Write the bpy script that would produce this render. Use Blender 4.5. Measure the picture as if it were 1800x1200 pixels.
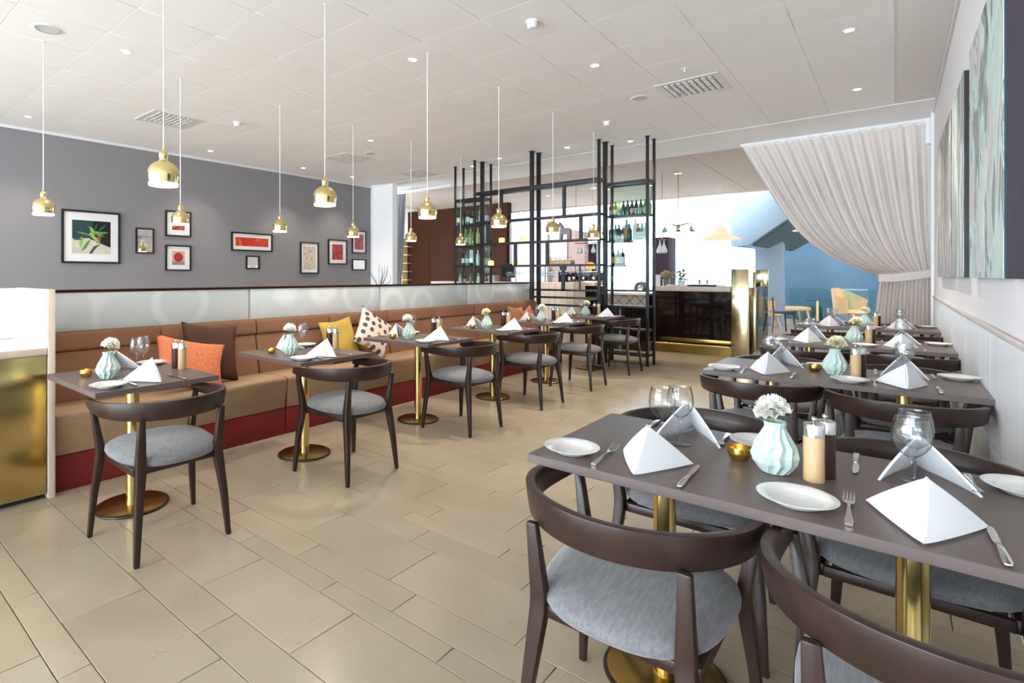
import bpy, bmesh, math, random
from mathutils import Vector, Matrix
random.seed(7)
for o in list(bpy.data.objects): bpy.data.objects.remove(o, do_unlink=True)
S = bpy.context.scene
PI = math.pi
def R(d): return math.radians(d)

# ------------------------------------------------------------------ camera
V1, V2, HZ, PX, EYE = 1575.0, -350.0, 485.0, 748.0, 1.30
FPX = math.sqrt((V1-PX)*(PX-V2)); TH = math.atan((V1-PX)/FPX)
cd = bpy.data.cameras.new('camera'); cam = bpy.data.objects.new('camera', cd)
S.collection.objects.link(cam); S.camera = cam
cd.sensor_width = 36; cd.lens = FPX/1800*36
cd.shift_x = (900-PX)/1800; cd.shift_y = -(600-HZ)/1800
cd.clip_start = .05; cd.clip_end = 200
cam.location = (0, 0, EYE); cam.rotation_euler = (PI/2, 0, TH)
FX, FY, RX_, RY_ = -math.sin(TH), math.cos(TH), math.cos(TH), math.sin(TH)
def ray(x, y):
    u = (x-PX)/FPX; v = -(y-HZ)/FPX
    return (FX+u*RX_, FY+u*RY_, v)
def onz(x, y, z):
    d = ray(x, y); t = (z-EYE)/d[2]; return Vector((d[0]*t, d[1]*t, z))
def onx(x, y, X):
    d = ray(x, y); t = X/d[0]; return Vector((X, d[1]*t, EYE+d[2]*t))
def ony(x, y, Y):
    d = ray(x, y); t = Y/d[1]; return Vector((d[0]*t, Y, EYE+d[2]*t))

# ------------------------------------------------------------------ light
S.view_settings.view_transform = 'Standard'; S.view_settings.look = 'None'
S.view_settings.gamma = 1; S.view_settings.use_curve_mapping = False
S.view_settings.exposure = 0.48
w = bpy.data.worlds.new('world'); S.world = w; w.use_nodes = True
bg = w.node_tree.nodes['Background']; bg.inputs[0].default_value = (.76, .89, 1, 1); bg.inputs[1].default_value = 15.8
def portal(name, loc, rot, sx, sy):   # marks a window opening for the sky light
    l = bpy.data.lights.new(name, 'AREA'); l.shape = 'RECTANGLE'; l.size = sx; l.size_y = sy; l.cycles.is_portal = True
    o = bpy.data.objects.new(name, l); S.collection.objects.link(o); o.location = loc; o.rotation_euler = rot; return o
# daylight comes in by the window wall behind the camera and the tall lobby windows ahead
portal('window_daylight', (-4.3, -7.78, 1.67), (R(90), 0, 0), 9.2, 2.7)
portal('added_side_portal', (-8.93, -5.3, 1.67), (R(90), 0, R(-90)), 4.4, 2.7)  # unseen left opening, added to even out the daylight
portal('lobby_daylight', (-5, 21.28, 3.05), (R(-90), 0, 0), 15.8, 5.6)

# ------------------------------------------------------------------ materials
def lin(c):
    return tuple((v/255/12.92 if v/255 <= .04045 else ((v/255+.055)/1.055)**2.4) for v in c)
MATS = {}
def mat(name, col, rough=.5, metal=0, var=.06, scale=8, stretch=(1, 1, 1), bump=0, emit=0, trans=0, ior=1.45, spec=.5, coat=0, alpha=1, col2=None, bscale=None, sheen=0, emcol=None):
    if name in MATS: return MATS[name]
    m = bpy.data.materials.new(name); m.use_nodes = True; nt = m.node_tree; b = nt.nodes['Principled BSDF']
    c = lin(col); b.inputs['Base Color'].default_value = (*c, 1)
    b.inputs['Roughness'].default_value = rough; b.inputs['Metallic'].default_value = metal
    b.inputs['Specular IOR Level'].default_value = spec; b.inputs['IOR'].default_value = ior
    b.inputs['Transmission Weight'].default_value = trans; b.inputs['Coat Weight'].default_value = coat
    b.inputs['Alpha'].default_value = alpha; b.inputs['Sheen Weight'].default_value = sheen
    if emit:
        b.inputs['Emission Color'].default_value = (*lin(emcol or col), 1); b.inputs['Emission Strength'].default_value = emit
    if var or bump or col2:
        tc = nt.nodes.new('ShaderNodeTexCoord'); mp = nt.nodes.new('ShaderNodeMapping'); mp.inputs['Scale'].default_value = stretch
        nt.links.new(tc.outputs['Object'], mp.inputs[0])
        n = nt.nodes.new('ShaderNodeTexNoise'); n.inputs['Scale'].default_value = scale; n.inputs['Detail'].default_value = 5
        nt.links.new(mp.outputs[0], n.inputs[0])
        if var or col2:
            r = nt.nodes.new('ShaderNodeValToRGB'); r.color_ramp.elements[0].position = .3; r.color_ramp.elements[1].position = .7
            a = [max(0, v*(1-var)) for v in c]; d = lin(col2) if col2 else [min(1, v*(1+var)) for v in c]
            r.color_ramp.elements[0].color = (*a, 1); r.color_ramp.elements[1].color = (*d, 1)
            nt.links.new(n.outputs['Fac'], r.inputs[0]); nt.links.new(r.outputs[0], b.inputs['Base Color'])
        if bump:
            n2 = n
            if bscale:
                n2 = nt.nodes.new('ShaderNodeTexNoise'); n2.inputs['Scale'].default_value = bscale; n2.inputs['Detail'].default_value = 3
                nt.links.new(mp.outputs[0], n2.inputs[0])
            bp = nt.nodes.new('ShaderNodeBump'); bp.inputs['Strength'].default_value = bump; bp.inputs['Distance'].default_value = .01
            nt.links.new(n2.outputs['Fac'], bp.inputs['Height']); nt.links.new(bp.outputs[0], b.inputs['Normal'])
    MATS[name] = m; return m
def nodes(m): return m.node_tree.nodes, m.node_tree.links, m.node_tree.nodes['Principled BSDF']

mat('plaster_white', (250, 249, 248), .85, var=.015, scale=3)
mat('ceiling_panel', (250, 249, 248), .8, var=.015, scale=2)
mat('far_ceiling', (206, 190, 177), .8, var=.02, scale=2)
mat('grey_paint', (139, 136, 140), .8, var=.02, scale=2)
mat('wall_paint', (232, 226, 225), .8, var=.015, scale=2)
mat('white_trim', (238, 238, 240), .5, var=0)
mat('grout', (92, 78, 64), .9, var=.05)
mat('wainscot', (240, 239, 240), .35, var=.04, scale=14, stretch=(1, 1, .12))
mat('ledge', (205, 190, 180), .5, var=.04)
mat('brass', (216, 190, 124), .2, 1, var=.10, scale=9)
mat('brass_aged', (150, 122, 66), .24, 1, var=.25, scale=5)
mat('brass_panel', (212, 190, 132), .2, 1, var=.12, scale=3)
mat('brass_pale', (204, 188, 152), .16, 1, var=.08, scale=3)
mat('brass_lamp', (230, 208, 148), .16, 1, var=.06, scale=6)
mat('dark_rim', (56, 44, 38), .4, .5, var=.1)
mat('table_laminate', (98, 84, 78), .38, var=.08, scale=18, stretch=(.15, 1, 1), spec=.45)
mat('table_edge', (98, 85, 82), .5, var=.04)
mat('chair_wood', (48, 32, 27), .36, var=.2, scale=14, stretch=(1, 1, .12), spec=.4, coat=.08)
mat('bench_back', (142, 100, 74), .85, var=.05, scale=60, stretch=(1, .08, 1), bump=.15, bscale=260)
mat('bench_seat', (156, 126, 96), .85, var=.05, scale=60, stretch=(1, .08, 1), bump=.15, bscale=260)
mat('bench_red', (112, 22, 18), .7, var=.08)
mat('wood_pale', (206, 188, 172), .5, var=.10, scale=22, stretch=(1, 1, .08))
mat('white_board', (240, 240, 240), .45, var=.01)
mat('porcelain', (220, 218, 214), .12, var=0, coat=.4)
mat('linen', (225, 224, 226), .75, var=.01, bump=.05, bscale=300)
mat('steel', (205, 202, 198), .18, 1, var=.04)
mat('mint', (184, 201, 193), .45, var=.02)
mat('mill_wood', (194, 160, 120), .4, var=.14, scale=20, stretch=(1, 1, .1))
mat('mill_dark', (62, 34, 34), .3, var=.1)
mat('leaf', (104, 150, 72), .6, var=.15); mat('candle_gold', (226, 190, 104), .22, 1, var=.05)
mat('flame', (255, 206, 110), .5, var=0, emit=5); mat('wax', (250, 226, 180), .6, var=0, emit=.5, emcol=(255, 190, 90))
def clear(name, tint, ior, rough=.0, edge=.85):   # thin clear glass: see-through with a fresnel gloss
    m = bpy.data.materials.new(name); m.use_nodes = True; nt = m.node_tree; nt.nodes.clear(); n, l = nt.nodes, nt.links
    out = n.new('ShaderNodeOutputMaterial'); t = n.new('ShaderNodeBsdfTransparent'); er = n.new('ShaderNodeValToRGB'); k = lin(tint)
    er.color_ramp.elements[0].position = .45; er.color_ramp.elements[0].color = (*k, 1); er.color_ramp.elements[1].position = 1; er.color_ramp.elements[1].color = (*[v*edge for v in k], 1); l.new(er.outputs[0], t.inputs[0])
    g = n.new('ShaderNodeBsdfGlossy'); g.inputs['Roughness'].default_value = rough; f = n.new('ShaderNodeLayerWeight'); f.inputs[0].default_value = .5
    pw = n.new('ShaderNodeMath'); pw.operation = 'POWER'; pw.inputs[1].default_value = 3.2; l.new(f.outputs['Facing'], pw.inputs[0]); l.new(f.outputs['Facing'], er.inputs[0])
    ad = n.new('ShaderNodeMath'); ad.operation = 'MULTIPLY_ADD'; ad.inputs[1].default_value = .7; ad.inputs[2].default_value = (ior-1)*.12; l.new(pw.outputs[0], ad.inputs[0])
    mx = n.new('ShaderNodeMixShader'); l.new(ad.outputs[0], mx.inputs[0]); l.new(t.outputs[0], mx.inputs[1]); l.new(g.outputs[0], mx.inputs[2]); l.new(mx.outputs[0], out.inputs[0]); MATS[name] = m
clear('glass', (247, 249, 250), 1.8, edge=.22); clear('pane', (240, 250, 247), 1.12); clear('window_pane', (218, 221, 223), 1.35); clear('pane_smoke', (190, 196, 198), 1.4)
mat('black_steel', (40, 40, 43), .45, .3, var=.05)
mat('cord', (240, 240, 238), .6, var=0)
mat('lamp_inner', (255, 246, 232), .6, var=0, emit=1.6, emcol=(255, 236, 208))
mat('bulb', (255, 240, 214), .5, var=0, emit=9)
mat('lens', (255, 244, 226), .5, var=0, emit=7)
mat('grille', (226, 224, 220), .5, var=0); mat('grille_dark', (150, 146, 140), .7, var=0)
mat('speaker_mesh', (206, 212, 212), .7, var=0)
def cloth(name, c, tr):   # woven cloth that lets some daylight through
    m = bpy.data.materials.new(name); m.use_nodes = True; nt = m.node_tree; nt.nodes.clear(); n, l = nt.nodes, nt.links
    out = n.new('ShaderNodeOutputMaterial'); d = n.new('ShaderNodeBsdfDiffuse'); t = n.new('ShaderNodeBsdfTranslucent'); mx = n.new('ShaderNodeMixShader'); mx.inputs[0].default_value = tr
    nz = n.new('ShaderNodeTexNoise'); nz.inputs['Scale'].default_value = 40; r = n.new('ShaderNodeValToRGB'); k = lin(c)
    r.color_ramp.elements[0].color = (*[v*.95 for v in k], 1); r.color_ramp.elements[1].color = (*[min(1, v*1.05) for v in k], 1); l.new(nz.outputs['Fac'], r.inputs[0])
    for q in (d, t): l.new(r.outputs[0], q.inputs[0])
    l.new(d.outputs[0], mx.inputs[1]); l.new(t.outputs[0], mx.inputs[2]); l.new(mx.outputs[0], out.inputs[0]); MATS[name] = m
cloth('curtain', (230, 221, 214), .25); cloth('curtain_grey', (166, 168, 176), .2); cloth('petal', (255, 250, 244), .4); cloth('petal_yellow', (255, 246, 218), .25)
mat('frame_black', (30, 26, 28), .4, var=0); mat('mount', (232, 232, 232), .8, var=0)
mat('mirror', (235, 235, 235), .02, 1, var=0)
mat('wood_dark', (56, 27, 11), .6, var=.12, scale=10, stretch=(.3, 1, 5), spec=.08)
mat('pink_wall', (206, 176, 170), .8, var=.02); mat('purple_wall', (66, 50, 58), .7, var=.03)
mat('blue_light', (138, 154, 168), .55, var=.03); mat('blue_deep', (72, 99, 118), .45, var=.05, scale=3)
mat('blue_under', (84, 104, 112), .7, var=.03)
mat('shell_wood', (214, 172, 126), .5, var=.06); mat('teal_dark', (40, 66, 76), .6, var=.05)
mat('bar_black', (22, 16, 14), .06, var=.1, coat=.5); mat('stone_top', (196, 180, 166), .4, var=.06, scale=12)
mat('horse_grey', (140, 134, 134), .6, var=.05); mat('amber', (246, 178, 66), .3, var=.1, emit=.6)
mat('lantern', (236, 200, 110), .4, var=.05, emit=.8); mat('screen_black', (34, 36, 44), .3, var=0)
mat('white_cloth', (238, 234, 230), .8, var=.01); mat('panel_grey', (150, 140, 130), .6, var=.03)
mat('foliage', (150, 196, 120), .7, var=.2); mat('flower_peach', (244, 214, 170), .7, var=.06)
mat('twig', (84, 62, 54), .8, var=.1); mat('book_a', (196, 150, 100), .7, var=.1); mat('book_b', (150, 70, 50), .7, var=.1); mat('book_c', (226, 214, 190), .7, var=.05)
mat('shelf_cream', (238, 214, 160), .6, var=.03); mat('facade', (226, 230, 236), .9, var=.02); mat('facade_dark', (186, 196, 210), .6, var=.03)
mat('lampshade', (250, 226, 196), .7, var=.01, emit=.35, emcol=(255, 220, 180)); mat('white_plastic', (240, 240, 240), .4, var=0)
mat('copper', (200, 130, 84), .3, 1, var=.05); mat('red_dish', (140, 36, 30), .4, var=.05)

# woven seat fabric
def weave(name, c1, c2, sc):
    m = mat(name, c1, .9, var=.06, scale=3, sheen=.3); n, l, b = nodes(m)
    tc = n.new('ShaderNodeTexCoord'); mp = n.new('ShaderNodeMapping'); mp.inputs['Scale'].default_value = (sc, sc*.16, sc)
    l.new(tc.outputs['Object'], mp.inputs[0]); t = n.new('ShaderNodeTexNoise'); t.inputs['Scale'].default_value = 1; t.inputs['Detail'].default_value = 4
    l.new(mp.outputs[0], t.inputs[0]); r = n.new('ShaderNodeValToRGB'); r.color_ramp.elements[0].position = .35; r.color_ramp.elements[1].position = .65
    r.color_ramp.elements[0].color = (*lin(c1), 1); r.color_ramp.elements[1].color = (*lin(c2), 1)
    l.new(t.outputs['Fac'], r.inputs[0]); l.new(r.outputs[0], b.inputs['Base Color'])
    w1 = n.new('ShaderNodeTexChecker'); w1.inputs['Scale'].default_value = 420; l.new(tc.outputs['Object'], w1.inputs[0])
    bp = n.new('ShaderNodeBump'); bp.inputs['Strength'].default_value = .25; bp.inputs['Distance'].default_value = .002
    l.new(w1.outputs['Fac'], bp.inputs['Height']); l.new(bp.outputs[0], b.inputs['Normal']); return m
weave('seat_fabric', (103, 102, 104), (120, 119, 120), 120)
# stone floor: beige limestone with dark pits
def stone():
    m = mat('limestone', (196, 180, 158), .22, var=0, spec=.5); n, l, b = nodes(m)
    class TC: outputs = {'Object': n.new('ShaderNodeNewGeometry').outputs['Position']}
    tc = TC
    oi = n.new('ShaderNodeObjectInfo')
    nz = n.new('ShaderNodeTexNoise'); nz.inputs['Scale'].default_value = 1.7; nz.inputs['Detail'].default_value = 6; l.new(tc.outputs['Object'], nz.inputs[0])
    r = n.new('ShaderNodeValToRGB'); r.color_ramp.elements[0].position = .3; r.color_ramp.elements[1].position = .7
    r.color_ramp.elements[0].color = (*lin((160, 144, 122)), 1); r.color_ramp.elements[1].color = (*lin((173, 158, 136)), 1); l.new(nz.outputs['Fac'], r.inputs[0])
    vo = n.new('ShaderNodeTexVoronoi'); vo.inputs['Scale'].default_value = 75; l.new(tc.outputs['Object'], vo.inputs[0])
    n2 = n.new('ShaderNodeTexNoise'); n2.inputs['Scale'].default_value = 9; n2.inputs['Detail'].default_value = 3; l.new(tc.outputs['Object'], n2.inputs[0])
    r2 = n.new('ShaderNodeValToRGB'); r2.color_ramp.elements[0].position = .5; r2.color_ramp.elements[1].position = .68; l.new(n2.outputs['Fac'], r2.inputs[0])
    th = n.new('ShaderNodeMath'); th.operation = 'MULTIPLY'; th.inputs[1].default_value = .26; l.new(r2.outputs[0], th.inputs[0])
    cp = n.new('ShaderNodeMath'); cp.operation = 'LESS_THAN'; l.new(vo.outputs['Distance'], cp.inputs[0]); l.new(th.outputs[0], cp.inputs[1])
    fa = n.new('ShaderNodeMath'); fa.operation = 'MULTIPLY'; fa.inputs[1].default_value = .45; l.new(cp.outputs[0], fa.inputs[0])
    hv = n.new('ShaderNodeHueSaturation'); l.new(r.outputs[0], hv.inputs['Color'])
    mr = n.new('ShaderNodeMapRange'); mr.inputs['To Min'].default_value = .94; mr.inputs['To Max'].default_value = 1.05; l.new(oi.outputs['Random'], mr.inputs[0]); l.new(mr.outputs[0], hv.inputs['Value'])
    mx = n.new('ShaderNodeMix'); mx.data_type = 'RGBA'; l.new(fa.outputs[0], mx.inputs[0]); l.new(hv.outputs[0], mx.inputs[6]); mx.inputs[7].default_value = (*lin((110, 92, 74)), 1)
    l.new(mx.outputs[2], b.inputs['Base Color']); return m
stone()
# frosted glass panels with faint rings
def frosted():
    m = mat('frosted_glass', (176, 182, 174), .22, var=0, spec=.7, coat=.5); n, l, b = nodes(m)
    tc = n.new('ShaderNodeTexCoord'); mp = n.new('ShaderNodeMapping'); mp.inputs['Scale'].default_value = (1, 2.1, 2.1); l.new(tc.outputs['Object'], mp.inputs[0])
    vo = n.new('ShaderNodeTexVoronoi'); vo.inputs['Scale'].default_value = 1; vo.inputs['Randomness'].default_value = .5; l.new(mp.outputs[0], vo.inputs[0])
    wv = n.new('ShaderNodeMath'); wv.operation = 'MULTIPLY'; wv.inputs[1].default_value = 17; l.new(vo.outputs['Distance'], wv.inputs[0])
    sn = n.new('ShaderNodeMath'); sn.operation = 'SINE'; l.new(wv.outputs[0], sn.inputs[0])
    r = n.new('ShaderNodeValToRGB'); r.color_ramp.elements[0].position = .0; r.color_ramp.elements[1].position = 1
    r.color_ramp.elements[0].color = (*lin((220, 226, 224)), 1); r.color_ramp.elements[1].color = (*lin((236, 240, 240)), 1)
    l.new(sn.outputs[0], r.inputs[0]); l.new(r.outputs[0], b.inputs['Base Color'])
    bp = n.new('ShaderNodeBump'); bp.inputs['Strength'].default_value = .12; bp.inputs['Distance'].default_value = .004; l.new(sn.outputs[0], bp.inputs['Height']); l.new(bp.outputs[0], b.inputs['Normal'])
    return m
frosted()
# abstract paint for the canvases, optional rows of colour
def paint(name, cols, sc, stretch=(1, 1, 1), seedv=0, dist=2.0):
    m = mat(name, cols[0], .7, var=0); n, l, b = nodes(m)
    tc = n.new('ShaderNodeTexCoord'); mp = n.new('ShaderNodeMapping'); mp.inputs['Scale'].default_value = stretch; mp.inputs['Location'].default_value = (seedv, seedv*1.7, seedv*.6)
    l.new(tc.outputs['Object'], mp.inputs[0]); t = n.new('ShaderNodeTexNoise'); t.inputs['Scale'].default_value = sc; t.inputs['Detail'].default_value = 6; t.inputs['Distortion'].default_value = dist
    l.new(mp.outputs[0], t.inputs[0]); r = n.new('ShaderNodeValToRGB'); cr = r.color_ramp
    while len(cr.elements) < len(cols): cr.elements.new(.5)
    for i, c in enumerate(cols): cr.elements[i].position = .28+.44*i/(len(cols)-1); cr.elements[i].color = (*lin(c), 1)
    l.new(t.outputs['Fac'], r.inputs[0]); l.new(r.outputs[0], b.inputs['Base Color'])
    bp = n.new('ShaderNodeBump'); bp.inputs['Strength'].default_value = .3; bp.inputs['Distance'].default_value = .004; l.new(t.outputs['Fac'], bp.inputs['Height']); l.new(bp.outputs[0], b.inputs['Normal'])
    return m

# ------------------------------------------------------------------ mesh helpers
class G:
    def __init__(s): s.v = []; s.f = []
    def add(s, vs, fs):
        k = len(s.v); s.v += [tuple(p) for p in vs]; s.f += [tuple(i+k for i in f) for f in fs]; return s
    def box(s, x0, y0, z0, x1, y1, z1):
        return s.add([(x0, y0, z0), (x1, y0, z0), (x1, y1, z0), (x0, y1, z0), (x0, y0, z1), (x1, y0, z1), (x1, y1, z1), (x0, y1, z1)],
                     [(3, 2, 1, 0), (4, 5, 6, 7), (0, 1, 5, 4), (1, 2, 6, 5), (2, 3, 7, 6), (3, 0, 4, 7)])
    def cbox(s, c, d): return s.box(c[0]-d[0]/2, c[1]-d[1]/2, c[2]-d[2]/2, c[0]+d[0]/2, c[1]+d[1]/2, c[2]+d[2]/2)
    def loft(s, rings, cap=True, closed=True):
        n = len(rings[0]); k = len(s.v); vs = [p for r in rings for p in r]; fs = []
        for i in range(len(rings)-1):
            for j in range(n if closed else n-1):
                a = i*n+j; b = i*n+(j+1) % n; fs.append((a, b, b+n, a+n))
        if cap: fs.append(tuple(range(n-1, -1, -1))); fs.append(tuple(range((len(rings)-1)*n, len(rings)*n)))
        return s.add(vs, fs)
    def lathe(s, prof, n=24, c=(0, 0, 0), cap=False):
        return s.loft([[(c[0]+r*math.cos(2*PI*j/n), c[1]+r*math.sin(2*PI*j/n), c[2]+z) for j in range(n)] for r, z in prof], cap)
    def cyl(s, c, r, h, n=20): return s.lathe([(r, 0), (r, h)], n, c, True)
    def tube(s, path, r, n=8, cap=True):
        P = [Vector(p) for p in path]; rings = []
        up = Vector((0, 0, 1))
        for i, p in enumerate(P):
            t = (P[min(i+1, len(P)-1)]-P[max(i-1, 0)]).normalized()
            a = t.cross(up)
            if a.length < 1e-3: a = t.cross(Vector((1, 0, 0)))
            a.normalize(); b = t.cross(a); rr = r[i] if isinstance(r, (list, tuple)) else r
            rings.append([tuple(p+a*rr*math.cos(2*PI*j/n)+b*rr*math.sin(2*PI*j/n)) for j in range(n)])
        return s.loft(rings, cap)
    def rectloft(s, pts, sizes):   # rectangular section along near-vertical path
        return s.loft([[(p[0]-w/2, p[1]-d/2, p[2]), (p[0]+w/2, p[1]-d/2, p[2]), (p[0]+w/2, p[1]+d/2, p[2]), (p[0]-w/2, p[1]+d/2, p[2])] for p, (w, d) in zip(pts, sizes)])
    def prism(s, poly, lo, hi, axis='z'):
        n = len(poly)
        def P(a, b, c): return {'z': (a, b, c), 'y': (a, c, b), 'x': (c, a, b)}[axis]
        return s.loft([[P(a, b, lo) for a, b in poly], [P(a, b, hi) for a, b in poly]])
    def grid(s, fn, nu, nv):
        vs = [fn(i/nu, j/nv) for j in range(nv+1) for i in range(nu+1)]
        fs = [(j*(nu+1)+i, j*(nu+1)+i+1, (j+1)*(nu+1)+i+1, (j+1)*(nu+1)+i) for j in range(nv) for i in range(nu)]
        return s.add(vs, fs)
def mesh(name, g, m, smooth=False, bevel=0, segs=2, thick=0, sub=0, normals=True):
    me = bpy.data.meshes.new(name); me.from_pydata(g.v, [], g.f)
    bm = bmesh.new(); bm.from_mesh(me)
    if normals: bmesh.ops.recalc_face_normals(bm, faces=bm.faces)
    if bevel:
        es = [e for e in bm.edges if len(e.link_faces) == 2 and e.calc_face_angle(0) > R(30)]
        bmesh.ops.bevel(bm, geom=es, offset=bevel, segments=segs, affect='EDGES', profile=.5, clamp_overlap=True)
    if thick: bmesh.ops.solidify(bm, geom=bm.faces[:], thickness=thick)
    if sub: bmesh.ops.subdivide_edges(bm, edges=bm.edges, cuts=sub, use_grid_fill=True, smooth=1)
    bm.to_mesh(me); bm.free()
    me.materials.append(MATS[m] if isinstance(m, str) else m)
    if smooth or bevel:
        me.polygons.foreach_set('use_smooth', [True]*len(me.polygons)); me.set_sharp_from_angle(angle=R(60 if smooth is True else 40))
    me.update(); return me
CACHE = {}
def shared(key, fn):
    if key not in CACHE: CACHE[key] = fn()
    return CACHE[key]
def inst(name, me, parent=None, loc=(0, 0, 0), rz=0, rot=None, sc=None):
    o = bpy.data.objects.new(name, me); S.collection.objects.link(o); o.location = loc
    o.rotation_euler = rot if rot else (0, 0, rz)
    if sc: o.scale = sc
    if parent: o.parent = parent
    return o
def mk(name, g, m, parent=None, loc=(0, 0, 0), rz=0, rot=None, **k): return inst(name, mesh(name, g, m, **k), parent, loc, rz, rot)
def tag(o, label, cat, group=None):
    o['label'] = label; o['category'] = cat
    if group: o['group'] = group
    return o
def thing(name, label, cat, loc=(0, 0, 0), rz=0, group=None): return tag(inst(name, None, None, loc, rz), label, cat, group)
def struct(o): o['kind'] = 'structure'; return o
def BX(*a): return G().box(*a)

# ------------------------------------------------------------------ the setting
XW, LX, C, YT, YF, YB = .351, -8.95, 3.31, 8.39, 14.7, -8.0
floor = struct(mk('floor', BX(-13, YB-.1, -.10, 7, 22, -.012), 'grout'))
ROWS = [(.24, .30, -2.216), (.54, .10, -2.04), (.64, .30, -2.36), (.94, .16, -1.918), (1.10, .30, -1.577), (1.40, .10, -1.795), (1.50, .15, -1.479), (1.65, .31, -1.64),
        (1.96, .15, -1.80), (2.11, .105, -2.015), (2.215, .145, -1.909), (2.36, .31, -2.123)]
y = 2.67; k = 0
seq = [.10, .15, .30, .15, .30, .10, .15, .31, .15, .10, .15, .31]
while y < 9.7:
    wd = seq[k % 12]; ROWS.append((y, wd, -random.random()*.626-1)); y += wd; k += 1
YE = y; tiles = []
for (y0, wd, j) in ROWS:
    x = j
    while x > -4.35: x -= .626
    while x < XW:
        a = max(x, -4.35); b = min(x+.626, XW)
        if b-a > .02: tiles.append((a, b, y0, y0+wd))
        x += .626
def vis(t):
    cx, cy = (t[0]+t[1])/2, (t[2]+t[3])/2
    b = cx*FX+cy*FY
    return b*b/((t[1]-t[0])*(t[3]-t[2])) if b > .3 and cx > -3.85 else 1e6+b
tiles.sort(key=vis); far = G()
gp = .0015
for i, (a, b, y0, y1) in enumerate(tiles):
    if i < 300:
        sx, sy = round(b-a-2*gp, 3), round(y1-y0-2*gp, 3)
        me = shared(('ft', sx, sy), lambda: mesh('floor_tile', BX(-sx/2, -sy/2, -.014, sx/2, sy/2, 0), 'limestone', bevel=.0012, segs=1))
        inst('floor_tile', me, floor, ((a+b)/2, (y0+y1)/2, 0))
    else: far.box(a+gp, y0+gp, -.014, b-gp, y1-gp, 0)
mk('floor_tiles', far, 'limestone', floor)['kind'] = 'stuff'
mk('floor_slab', BX(-12, YE, -.05, 6, 21.9, 0).box(LX, YB, -.05, -4.36, YE-.01, 0).box(-4.36, YB, -.05, XW, .235, 0), 'limestone', floor)

ceiling = struct(mk('ceiling', BX(-13, YB, C+.012, 2.8, YF, C+.2), 'plaster_white'))
ct = shared('ct', lambda: mesh('ceiling_tile', BX(-.3048, -.3048, 0, .3048, .3048, .014), 'ceiling_panel', bevel=.002, segs=1))
for iy in range(14):
    for ix in range(15):
        xx = -.012-.612*(ix+.5); yy = YT-.612*(iy+.5)
        if xx-.3 > LX: inst('ceiling_tile', ct, ceiling, (xx, yy, C))
mk('ceiling_border', BX(.012, YB+.1, C+.001, XW, YT, C+.014), 'ceiling_panel', ceiling, bevel=.003)
mk('ceiling_border', BX(LX, YB+.1, C+.001, -.012-.612*14.6, YT, C+.014), 'ceiling_panel', ceiling)
mk('ceiling_soffit', BX(LX, YT+.01, C-.005, XW+.3, 9.62, C+.013), 'plaster_white', ceiling)
mk('ceiling_panel', BX(LX, YB+.1, C, -.012, YT-.612*14-.005, C+.013), 'ceiling_panel', ceiling)
for iy in range(8):   # lobby ceiling boards
    for ix in range(11):
        mk('ceiling_board', BX(-11+1.2*ix, 9.64+.62*iy, C-.004, -11+1.2*ix+1.19, 9.64+.62*iy+.612, C+.011), 'far_ceiling', ceiling) if iy == 0 and ix == 0 else inst('ceiling_board', bpy.data.meshes['ceiling_board'], ceiling, (1.2*ix, .62*iy, 0))
mk('ceiling_edge_beam', BX(-13, YF-.1, C-.02, 7, YF+.05, C+.5), 'far_ceiling', ceiling)

# left wall, grey, with white trim under the ceiling
wl = struct(mk('wall_left', BX(LX-.15, -3, 0, LX, 8.45, C), 'grey_paint'))
wl2 = struct(mk('wall_left_rear', BX(LX-.15, YB, 0, LX, -3, .3).box(LX-.15, YB, 3.05, LX, -3, C), 'grey_paint'))
for i in range(3): struct(mk('window_%d' % (i+30), BX(LX-.1, YB+.1+i*1.68, .3, LX-.03, YB+.16+i*1.68, 3.05), 'white_trim'))  # bars of the added side windows, out of view, put in for more even daylight
struct(mk('trim_1', BX(LX, YB+.1, C-.035, LX+.03, 8.45, C), 'white_trim', bevel=.004))
pr = ony(690, 400, 8.45).x
struct(mk('wall_return', BX(LX-.15, 8.45, 0, pr, 8.6, C), 'plaster_white'))
struct(mk('trim_2', BX(LX-.01, 8.425, 0, LX+.045, 8.455, C-.04), 'white_trim'))
# right wall with tiled dado and ledge
wr = struct(mk('wall_right', BX(XW, YB, 0, XW+.2, 9.32, C), 'wall_paint'))
struct(mk('trim_3', BX(XW-.022, YB+.1, C-.03, XW, 9.05, C), 'white_trim', bevel=.004))
struct(mk('trim_4', BX(XW-.03, 9.0, 0, XW, 9.09, C), 'white_trim', bevel=.004))
dado = struct(mk('trim_5', BX(XW-.016, .3, 1.035, XW, 9.0, 1.062), 'ledge', bevel=.003))
for iz in range(2):
    for iy in range(7):
        mk('wall_tile', BX(XW-.012, 0.114+1.2*iy+.003, iz*.5175+.003, XW+.001, .114+1.2*iy+1.197, (iz+1)*.5175-.003), 'wainscot', wr, bevel=.0015, segs=1)
mk('wall_tile', BX(XW-.012, 8.516, .002, XW+.001, 8.99, 1.033), 'wainscot', wr)
# window wall behind the camera
wb = struct(mk('wall_back', BX(LX, YB, 0, XW, YB+.2, .3).box(LX, YB, 3.05, XW, YB+.2, C), 'plaster_white'))
for i in range(6):
    x0 = LX+.1+i*1.53
    wn = struct(mk('window_%d' % (i+1), BX(x0, YB+.06, .3, x0+.06, YB+.14, 3.05).box(x0+1.42, YB+.06, .3, x0+1.48, YB+.14, 3.05).box(x0+.06, YB+.06, .3, x0+1.42, YB+.14, .36).box(x0+.06, YB+.06, 2.99, x0+1.42, YB+.14, 3.05), 'white_trim'))

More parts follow.
